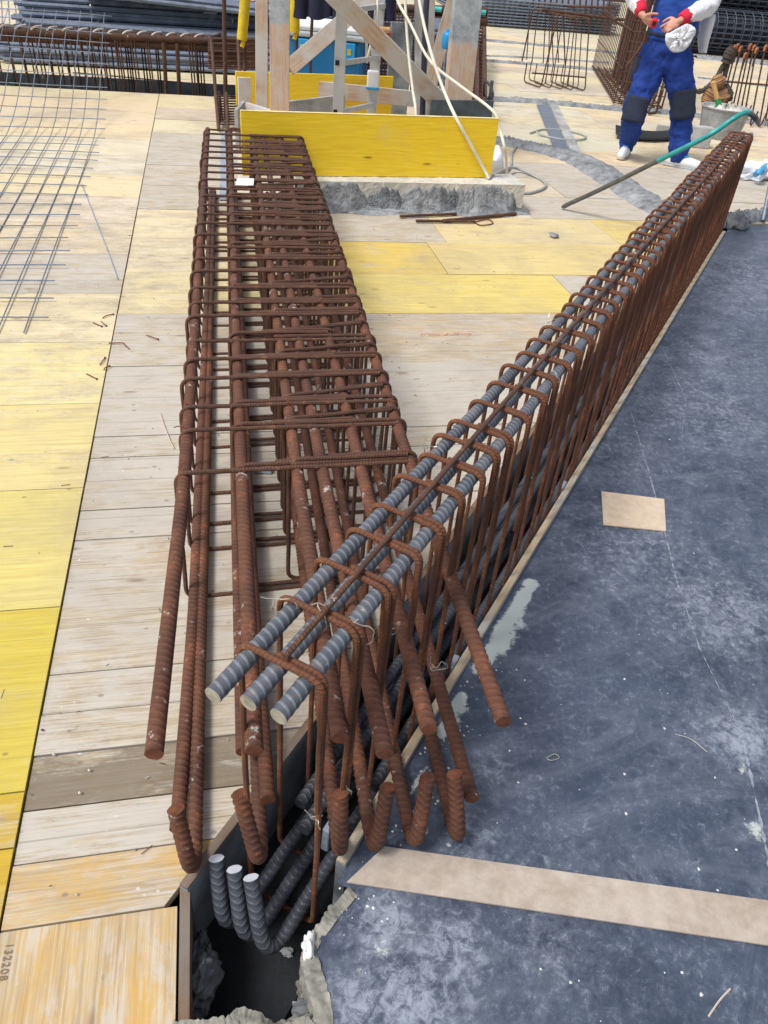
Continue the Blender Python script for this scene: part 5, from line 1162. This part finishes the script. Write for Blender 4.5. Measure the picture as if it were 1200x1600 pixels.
# work gloves and tool belt hung on the starter links
gb = empty('tool_belt', V(1118, 130, 10.6) * [1, 1, 0], 'worn brown leather tool belt with pouches hung on the hooked starter links above the bucket', 'tool belt')
def lobes(pts, r0, mat, name, seed, flat=.5, par=None):
    rr = np.random.default_rng(seed); p = smooth_path(pts, 30); m = MB(); m.tube(p, np.interp(np.linspace(0, 1, len(p)), np.linspace(0, 1, len(r0)), r0) * (1 + .08 * rr.normal(size=len(p))), 12); return m.obj(name, M[mat], par, smooth=True)
yg = 10.9
lobes([V(1147, 74, yg), V(1140, 84, yg), V(1134, 98, yg)], [.05, .07, .06], 'leather_dark', 'strap', 1, par=gb)
lobes([V(1134, 96, yg), V(1127, 108, yg), V(1121, 120, yg), V(1110, 134, yg), V(1099, 141, yg)], [.03, .03, .035, .04, .03], 'leather_dark', 'strap', 2, par=gb)
lobes([V(1138, 94, yg), V(1134, 110, yg), V(1132, 124, yg)], [.03, .028, .028], 'leather_dark', 'strap', 3, par=gb)
lobes([V(1120, 118, yg - .05), V(1122, 128, yg - .05), V(1124, 138, yg - .05)], [.05, .09, .06], 'leather', 'buckle_pouch', 4, par=gb)
lobes([V(1116, 138, yg - .03), V(1108, 150, yg - .03), V(1102, 163, yg - .03)], [.05, .09, .06], 'leather', 'pouch', 5, par=gb)
lobes([V(1126, 136, yg - .02), V(1126, 150, yg - .02), V(1124, 162, yg - .02)], [.06, .11, .08], 'leather', 'pouch', 6, par=gb)
lobes([V(1133, 132, yg - .02), V(1137, 148, yg - .02), V(1136, 158, yg - .02)], [.04, .07, .06], 'leather_dark', 'pouch', 7, par=gb)
lobes([V(1100, 141, yg - .04), V(1092, 143, yg - .04), V(1087, 142, yg - .04)], [.03, .03, .02], 'leather_dark', 'handle', 8, par=gb)
# rubber mat, timber scrap, wrapping behind the worker
m = MB(); q0, q1 = P(958, 203), P(1096, 222)
m.grid(lambda u, v: P(960 + u * 120, 204 + 6 * math.sin(u * 3) + (v) * 13) + [0, 0, .02 + .05 * (4 * (u - .5) ** 2) * .5 + .004], 24, 4); o = m.obj('rubber_mat', M['rubber'], smooth=True, label='curled black rubber mat lying behind the feet of the worker', cat='mat'); sm = o.modifiers.new('thick', 'SOLIDIFY'); sm.thickness = .012
m = MB(); m.beam(P(1026, 199, .03), P(1052, 203, .03), .06, .05, (0, 0, 1)); m.obj('timber_scrap', M['lumber_grey'], bevel=.003, label='short dark timber scrap between the legs of the worker', cat='timber scrap')
m = MB(); m.box(P(1088, 213, .10), (.30, .12, .20)); m.obj('brown_block', M['handle'] if False else M['lumber_grey'], bevel=.006, label='brown grey block between the bucket and the leg of the worker', cat='block')
wp = empty('wrapping', P(1180, 268), 'crumpled clear white plastic wrapping with blue tape at the right edge', 'plastic wrap')
for k, (px, py, r_, sq) in enumerate(((1163, 270, .13, (1.3, .8, .5)), (1185, 266, .12, (1.4, .7, .55)), (1200, 262, .12, (1.0, .8, .6)), (1206, 272, .12, (1.4, .9, .5)))): lump(P(px, py, .05), r_, 80 + k, M['film_plastic'], 'wrap_fold', 3, .4, sq, parent=wp)
m = MB(); m.tube(smooth_path([P(1181, 272, .08), P(1190, 266, .13), P(1198, 258, .06)], 12), .028, 10); m.obj('blue_tape', M['tape_blue'], wp, smooth=True)
m = MB(); m.tube(dense([P(1192, 345, .02), V(1203, 290, 6.55)], .05), .016, 8); m.obj('starter_bar', M['galv'], smooth=True, label='grey bar stub leaning at the right edge beyond the blue panels', cat='starter bar')
lump(P(800 + 353, 238 + 112, .03), .06, 93, M['mortar_dark'], 'mortar_lump', 3, .35, (1.2, .9, 1), label='dark mortar lump at the far end of the blue panels', cat='mortar lump')

# ------------------------------------------------------------------ the worker
fdir = np.array([-.20, -.98, 0]); fdir /= np.linalg.norm(fdir); rdir = np.array([-.98, .20, 0]); UP = np.array([0, 0, 1.0])
WY = 8.2
pel = V(1043, 78, WY); cx, cy = pel[0], pel[1]
wk = empty('person', [cx, cy, 0], 'worker in royal blue overalls and white red-cuffed sleeves holding a red tape and white cloth', 'person')
def ellip(m, c, ax, seg=16):
    bm = bmesh.new(); bmesh.ops.create_uvsphere(bm, u_segments=seg, v_segments=seg // 2 + 2, radius=1.0); A = np.array(ax)
    bm.verts.index_update(); m.add([np.asarray(c) + A.T @ np.array(v.co) for v in bm.verts], [tuple(v.index for v in f.verts) for f in bm.faces]); bm.free()
def limb(m, pts, rs, seg=14, wr=0.0, seed=0):
    p = smooth_path(pts, 8 * (len(pts) - 1)); rr = np.random.default_rng(seed); L = np.linspace(0, 1, len(p)); r = np.interp(L, np.linspace(0, 1, len(rs)), rs)
    if wr: r = r * (1 + wr * np.convolve(rr.normal(size=len(r) + 2), np.ones(3) / 3, 'valid')[:len(r)])
    m.tube(p, r, seg); ellip(m, p[0], np.eye(3) * r[0] * .98); ellip(m, p[-1], np.eye(3) * r[-1] * .98)
def loft(m, rings, seg=24, wr=0.0, seed=0):
    rr = np.random.default_rng(seed); V_ = []
    for c, a, b in rings:
        for k in range(seg):
            t_ = 2 * math.pi * k / seg; w_ = 1 + wr * rr.normal(); V_.append(np.asarray(c) + rdir * math.cos(t_) * a * w_ + fdir * math.sin(t_) * b * w_)
    n = len(rings); F = [(i * seg + k, i * seg + (k + 1) % seg, (i + 1) * seg + (k + 1) % seg, (i + 1) * seg + k) for i in range(n - 1) for k in range(seg)]
    F += [tuple(range(seg))[::-1], tuple(range((n - 1) * seg, n * seg))]; m.add(V_, F)
def fused(m, name, mat, parent, vox, sm=4, wrinkle=0, **kw):
    o = m.obj(name, mat, parent, smooth=False, **kw); r = o.modifiers.new('fuse', 'REMESH'); r.mode = 'VOXEL'; r.voxel_size = vox; r.use_smooth_shade = True
    s = o.modifiers.new('soft', 'SMOOTH'); s.iterations = sm; s.factor = .5
    if wrinkle:
        tx = bpy.data.textures.new(name + '_folds', 'CLOUDS'); tx.noise_scale = .085; tx.noise_depth = 4
        dm = o.modifiers.new('folds', 'DISPLACE'); dm.texture = tx; dm.strength = wrinkle; dm.mid_level = .5; dm.texture_coords = 'LOCAL'
    return o
def J(x, z, y=0.0): return np.array([cx, cy, z]) + rdir * x + fdir * y
hipR, hipL = J(.10, .86), J(-.10, .86)
anR = P(977, 245, .0) + [0, .03, .09]; anL = P(1056, 262, .0) + [0, .05, .09]
knR = V(993, 168, WY - .12); knL = V(1067, 166, WY - .10)
shR, shL = J(.20, 1.42), J(-.20, 1.42)
wrR = V(1004, 24, WY - .30); elR = V(988, -22, WY - .10)
wrL = V(1061, 33, WY - .30); elL = V(1114, 2, WY - .08)
body = MB()
loft(body, [(J(0, .80), .09, .08), (J(0, .88), .165, .115), (J(0, .98), .155, .11), (J(0, 1.08), .14, .10), (J(0, 1.22), .16, .115), (J(0, 1.36), .175, .115), (J(0, 1.44), .13, .085), (J(0, 1.48), .06, .06), (J(0, 1.56, .01), .055, .058)])
for hp, kn, an, s in ((hipR, knR, anR, 1), (hipL, knL, anL, -1)): limb(body, [hp, (hp + kn) / 2 + fdir * .02, kn, (kn + an) / 2 - fdir * .02, an], [.085, .075, .055, .052, .036])
for an, to_ in ((anR, fdir * .17 + rdir * .05), (anL, fdir * .10 + np.array([.16, -.02, 0]))):
    limb(body, [an - [0, 0, .02], an * [1, 1, 0] + to_ * .4 + [0, 0, .05], an * [1, 1, 0] + to_ * .7 + [0, 0, .04]], [.030, .020, .014])
for sh, el, wr_ in ((shR, elR, wrR), (shL, elL, wrL)): limb(body, [sh, (sh + el) / 2, el, (el + wr_) / 2, wr_], [.052, .045, .036, .036, .026])
hd = J(0, 1.645, .035)
ellip(body, hd, [rdir * .075, fdir * .095, UP * .115], 20); ellip(body, hd + fdir * .045 - UP * .06, [rdir * .052, fdir * .05, UP * .055])
ellip(body, hd + fdir * .098 - UP * .012, [rdir * .013, fdir * .018, UP * .026]); ellip(body, hd + fdir * .088 - UP * .058, [rdir * .026, fdir * .012, UP * .008])
for s in (1, -1): ellip(body, hd + rdir * s * .077 - UP * .01, [rdir * .010, fdir * .022, UP * .033]); ellip(body, hd + rdir * s * .03 + fdir * .078 + UP * .022, [rdir * .022, fdir * .012, UP * .008])
def hand(w, fd, pn, ts, curl, sc=1.0):
    """w wrist, fd finger direction, pn palm-facing normal, ts side of the thumb (unit vector)"""
    fd = fd / np.linalg.norm(fd); pn = pn - fd * (pn @ fd); pn /= np.linalg.norm(pn); sd = np.cross(fd, pn); sd = sd if sd @ ts > 0 else -sd
    pc = w + fd * .050 * sc; ellip(body, pc, [fd * .056 * sc, sd * .045 * sc, pn * .018 * sc]); limb(body, [w - fd * .02, w + fd * .03], [.026, .026])
    for k, (off, ln) in enumerate(((.031, .072), (.011, .080), (-.010, .074), (-.030, .058))):
        p = w + fd * .092 * sc + sd * off * sc; pts = [p - fd * .02]; a = 0; q = p
        for j, f_ in enumerate((.42, .32, .26)):
            a += curl[k] * (.55 if j == 0 else .8); q = q + (fd * math.cos(a) + pn * math.sin(a)) * ln * f_ * sc; pts.append(q)
        limb(body, pts, [.0105, .0100, .0092, .0080], 8)
    b = w + fd * .035 * sc + sd * .036 * sc; limb(body, [b, b + (sd * .8 + fd * .6 + pn * .3) * .032 * sc, b + (sd * .75 + fd * 1.25 + pn * .9) * .050 * sc], [.016, .0125, .0095], 8)
    return pc, fd, pn, sd
tgt = V(1024, 44, WY - .36); hand(wrR, tgt - wrR, -fdir * .2 + np.array([1, 0, .1]), fdir, (.75, .85, .9, .95))
tgt2 = V(1034, 47, WY - .36); hand(wrL, tgt2 - wrL, -UP * .4 - fdir * .8, UP, (.15, .8, .95, 1.0))
bo = fused(body, 'body', M['skin'], wk, .0062, 3)
m = MB(); ellip(m, hd + UP * .035 - fdir * .02, [rdir * .082, fdir * .094, UP * .098], 20); m.obj('hair', M['hair'], wk, smooth=True)
for s in (1, -1): m = MB(); ellip(m, hd + rdir * s * .03 + fdir * .086 + UP * .010, [rdir * .012, fdir * .008, UP * .007]); m.obj('eye', M['eye'], wk, smooth=True)
# trousers
tr = MB()
loft(tr, [(J(0, .76), .10, .11), (J(0, .83), .185, .145), (J(0, .92), .195, .15), (J(0, 1.02), .185, .145), (J(0, 1.10), .178, .14)])
for hp, kn, an, sd_ in ((hipR, knR, anR, 1), (hipL, knL, anL, 2)):
    cuff = an + np.array([0, 0, .015]); limb(tr, [hp + [0, 0, .02], hp * .6 + kn * .4 + fdir * .015, kn, kn * .55 + an * .45, an + [0, 0, .08], cuff], [.134, .126, .109, .098, .092, .087], 20, .05, sd_)
to2 = fused(tr, 'trousers', M['blue_cloth'], wk, .010, 3, .062)
# knee pads and thigh pocket, wrapped over the trouser legs
def pad(c0, c1, r, a0, a1, name, mat, sc=1.04):
    d = c1 - c0; L_ = np.linalg.norm(d); d /= L_; s1 = np.cross(d, fdir); s1 /= np.linalg.norm(s1); s2 = np.cross(s1, d); s2 = s2 if s2 @ fdir > 0 else -s2; m = MB()
    m.grid(lambda u, v: c0 + d * L_ * v + (s1 * math.sin(a0 + (a1 - a0) * u) + s2 * math.cos(a0 + (a1 - a0) * u)) * r * sc, 14, 8)
    o = m.obj(name, M[mat], wk, smooth=True); q = o.modifiers.new('thick', 'SOLIDIFY'); q.thickness = .012; q.offset = 1; return o
pad(V(999, 150, WY - .12), V(987, 190, WY - .14), .112, -.85, .95, 'knee_pad', 'pad', 1.06)
pad(V(1069, 138, WY - .1), V(1066, 184, WY - .12), .112, -.9, .9, 'knee_pad', 'pad', 1.06)
m = MB(); ellip(m, V(995, 108, WY - .02), [rdir * .055, fdir * .075, UP * .11]); fused(m, 'thigh_pocket', M['pad'], wk, .012)
m = MB(); loft(m, [(J(0, 1.03), .214, .172), (J(0, 1.065), .216, .174)], 28); fused(m, 'belt', M['pad'], wk, .011, 2)
# shoes
for an, to_ in ((anR, fdir * .20 + rdir * .04), (anL, fdir * .09 + np.array([.24, -.03, 0]))):
    g0 = an * [1, 1, 0]; m = MB(); limb(m, [g0 - to_ * .25 + [0, 0, .055], g0 + to_ * .45 + [0, 0, .054], g0 + to_ * 1.10 + [0, 0, .042]], [.050, .050, .036]); limb(m, [an - [0, 0, .01], g0 + [0, 0, .06]], [.05, .055])
    so = fused(m, 'shoe', M['white_cloth'], wk, .01, 3)
    m = MB(); a = np.cross(UP, to_ / np.linalg.norm(to_)); m.hexa([g0 - to_ * .45 - a * .045 + [0, 0, .001], g0 + to_ * 1.12 - a * .035 + [0, 0, .001], g0 + to_ * 1.12 + a * .035 + [0, 0, .001], g0 - to_ * .45 + a * .045 + [0, 0, .001]], [g0 - to_ * .45 - a * .045 + [0, 0, .02], g0 + to_ * 1.12 - a * .035 + [0, 0, .02], g0 + to_ * 1.12 + a * .035 + [0, 0, .02], g0 - to_ * .45 + a * .045 + [0, 0, .02]]); m.obj('sole', M['grey_plastic'], so, bevel=.006)
    m = MB(); ellip(m, g0 + to_ * .2 + [0, 0, .105], [to_ * .25, a * .75 * .06 / max(.001, 1), UP * .012]); m.obj('shoe_trim', M['tape_blue'], so, smooth=True)
# bib and vest over the white long-sleeved shirt
ve = MB(); loft(ve, [(J(0, 1.00), .200, .158), (J(0, 1.08), .205, .160), (J(0, 1.20), .205, .155), (J(0, 1.33), .20, .145), (J(0, 1.42), .16, .115), (J(0, 1.47), .10, .09)], 28, .012, 5); fused(ve, 'vest', M['blue_vest'], wk, .012, 3, .035)
sl = MB()
for sh, el, wr_, k in ((shR, elR, wrR, 1), (shL, elL, wrL, 2)):
    w2_ = wr_ + (el - wr_) * .24; limb(sl, [sh, (sh + el) / 2, el, (el + w2_) / 2 - [0, 0, .012], w2_], [.098, .085, .078, .075, .056], 16, .06, 20 + k)
loft(sl, [(J(0, 1.36), .19, .12), (J(0, 1.44), .17, .11), (J(0, 1.50), .07, .075)]); fused(sl, 'shirt', M['white_cloth'], wk, .011, 3, .035)
for el, wr_ in ((elR, wrR), (elL, wrL)):
    d = (el - wr_) / np.linalg.norm(el - wr_); m = MB(); p = [wr_ + d * q for q in (.025, .04, .06, .08, .10)]; m.tube(p, [.042, .052, .056, .058, .060], 16); m.obj('cuff', M['red'], wk, smooth=True)
m = MB(); a, b = V(1104, 20, WY + .06), V(1099, 82, WY + .05)
m.grid(lambda u, v: a + (b - a) * v + np.array([.09 * (u - .5) * (1.3 - .8 * v), .05 * math.sin(u * 5 + v * 3), 0]), 10, 12); o = m.obj('shirt_tail', M['white_cloth'], wk, smooth=True); q = o.modifiers.new('thick', 'SOLIDIFY'); q.thickness = .02
# held things
m = MB(); c_ = V(1022, 36, WY - .385); ellip(m, c_, [rdir * .032, fdir * .022, UP * .042], 16); o = fused(m, 'tape_measure', M['red'], None, .006, 2, label='small red tape measure held in the right hand of the worker', cat='tape measure')
m = MB(); m.box(c_ + fdir * .02, (.03, .012, .03)); m.obj('face_plate', M['rubber'], o, bevel=.003)
cl = MB(); rr = np.random.default_rng(9); pc = [V(x, y, WY - .36) for x, y in ((1053, 47), (1066, 40), (1078, 38), (1086, 46), (1082, 60), (1072, 74), (1062, 81), (1050, 79), (1041, 70), (1040, 56))]
cc = sum(pc) / len(pc); n = len(pc)
ring = smooth_path(pc + [pc[0]], 60); V_ = [cc + fdir * .03]; F = []
nr = 6
for k in range(1, nr + 1):
    for i, q in enumerate(ring[:-1]): V_.append(cc + (q - cc) * k / nr + fdir * (.03 + .012 * math.sin(i * .55 + k * .9) + .006 * rr.normal()) * (1 - .3 * k / nr))
R_ = len(ring) - 1
F += [(0, 1 + i, 1 + (i + 1) % R_) for i in range(R_)] + [(1 + (k - 1) * R_ + i, 1 + k * R_ + i, 1 + k * R_ + (i + 1) % R_, 1 + (k - 1) * R_ + (i + 1) % R_) for k in range(1, nr) for i in range(R_)]
cl.add(V_, F); o = cl.obj('cloth', M['white_cloth'], smooth=True, label='white cloth hanging from the left hand of the worker', cat='cloth'); q = o.modifiers.new('thick', 'SOLIDIFY'); q.thickness = .014

# ------------------------------------------------------------------ overcast daylight
SUN_EL, SUN_AZ = math.radians(58), math.radians(-125)              # azimuth from +Y toward +X
world = bpy.data.worlds.new('World'); scene.world = world; world.use_nodes = True
wt = world.node_tree; bg = wt.nodes['Background']
sky = wt.nodes.new('ShaderNodeTexSky'); sky.sky_type = 'NISHITA'; sky.sun_disc = False; sky.sun_elevation = SUN_EL; sky.sun_rotation = SUN_AZ
sky.air_density = 1.0; sky.dust_density = 3.0; sky.ozone_density = 1.0; sky.altitude = 100
hs = wt.nodes.new('ShaderNodeHueSaturation'); hs.inputs['Saturation'].default_value = .42
wt.links.new(sky.outputs[0], hs.inputs['Color']); wt.links.new(hs.outputs[0], bg.inputs['Color']); bg.inputs['Strength'].default_value = .115
sl_ = bpy.data.lights.new('sun', 'SUN'); sl_.energy = 1.9; sl_.angle = math.radians(16); sl_.color = (1.0, .97, .92)
so_ = bpy.data.objects.new('sun', sl_); COL.objects.link(so_)
sv = Vector((math.sin(SUN_AZ) * math.cos(SUN_EL), math.cos(SUN_AZ) * math.cos(SUN_EL), math.sin(SUN_EL)))
so_.rotation_euler = sv.to_track_quat('Z', 'Y').to_euler()
scene.view_settings.view_transform = 'Standard'; scene.view_settings.look = 'None'; scene.view_settings.gamma = 1.0; scene.view_settings.exposure = 0.53
scene.cycles.max_bounces = 6
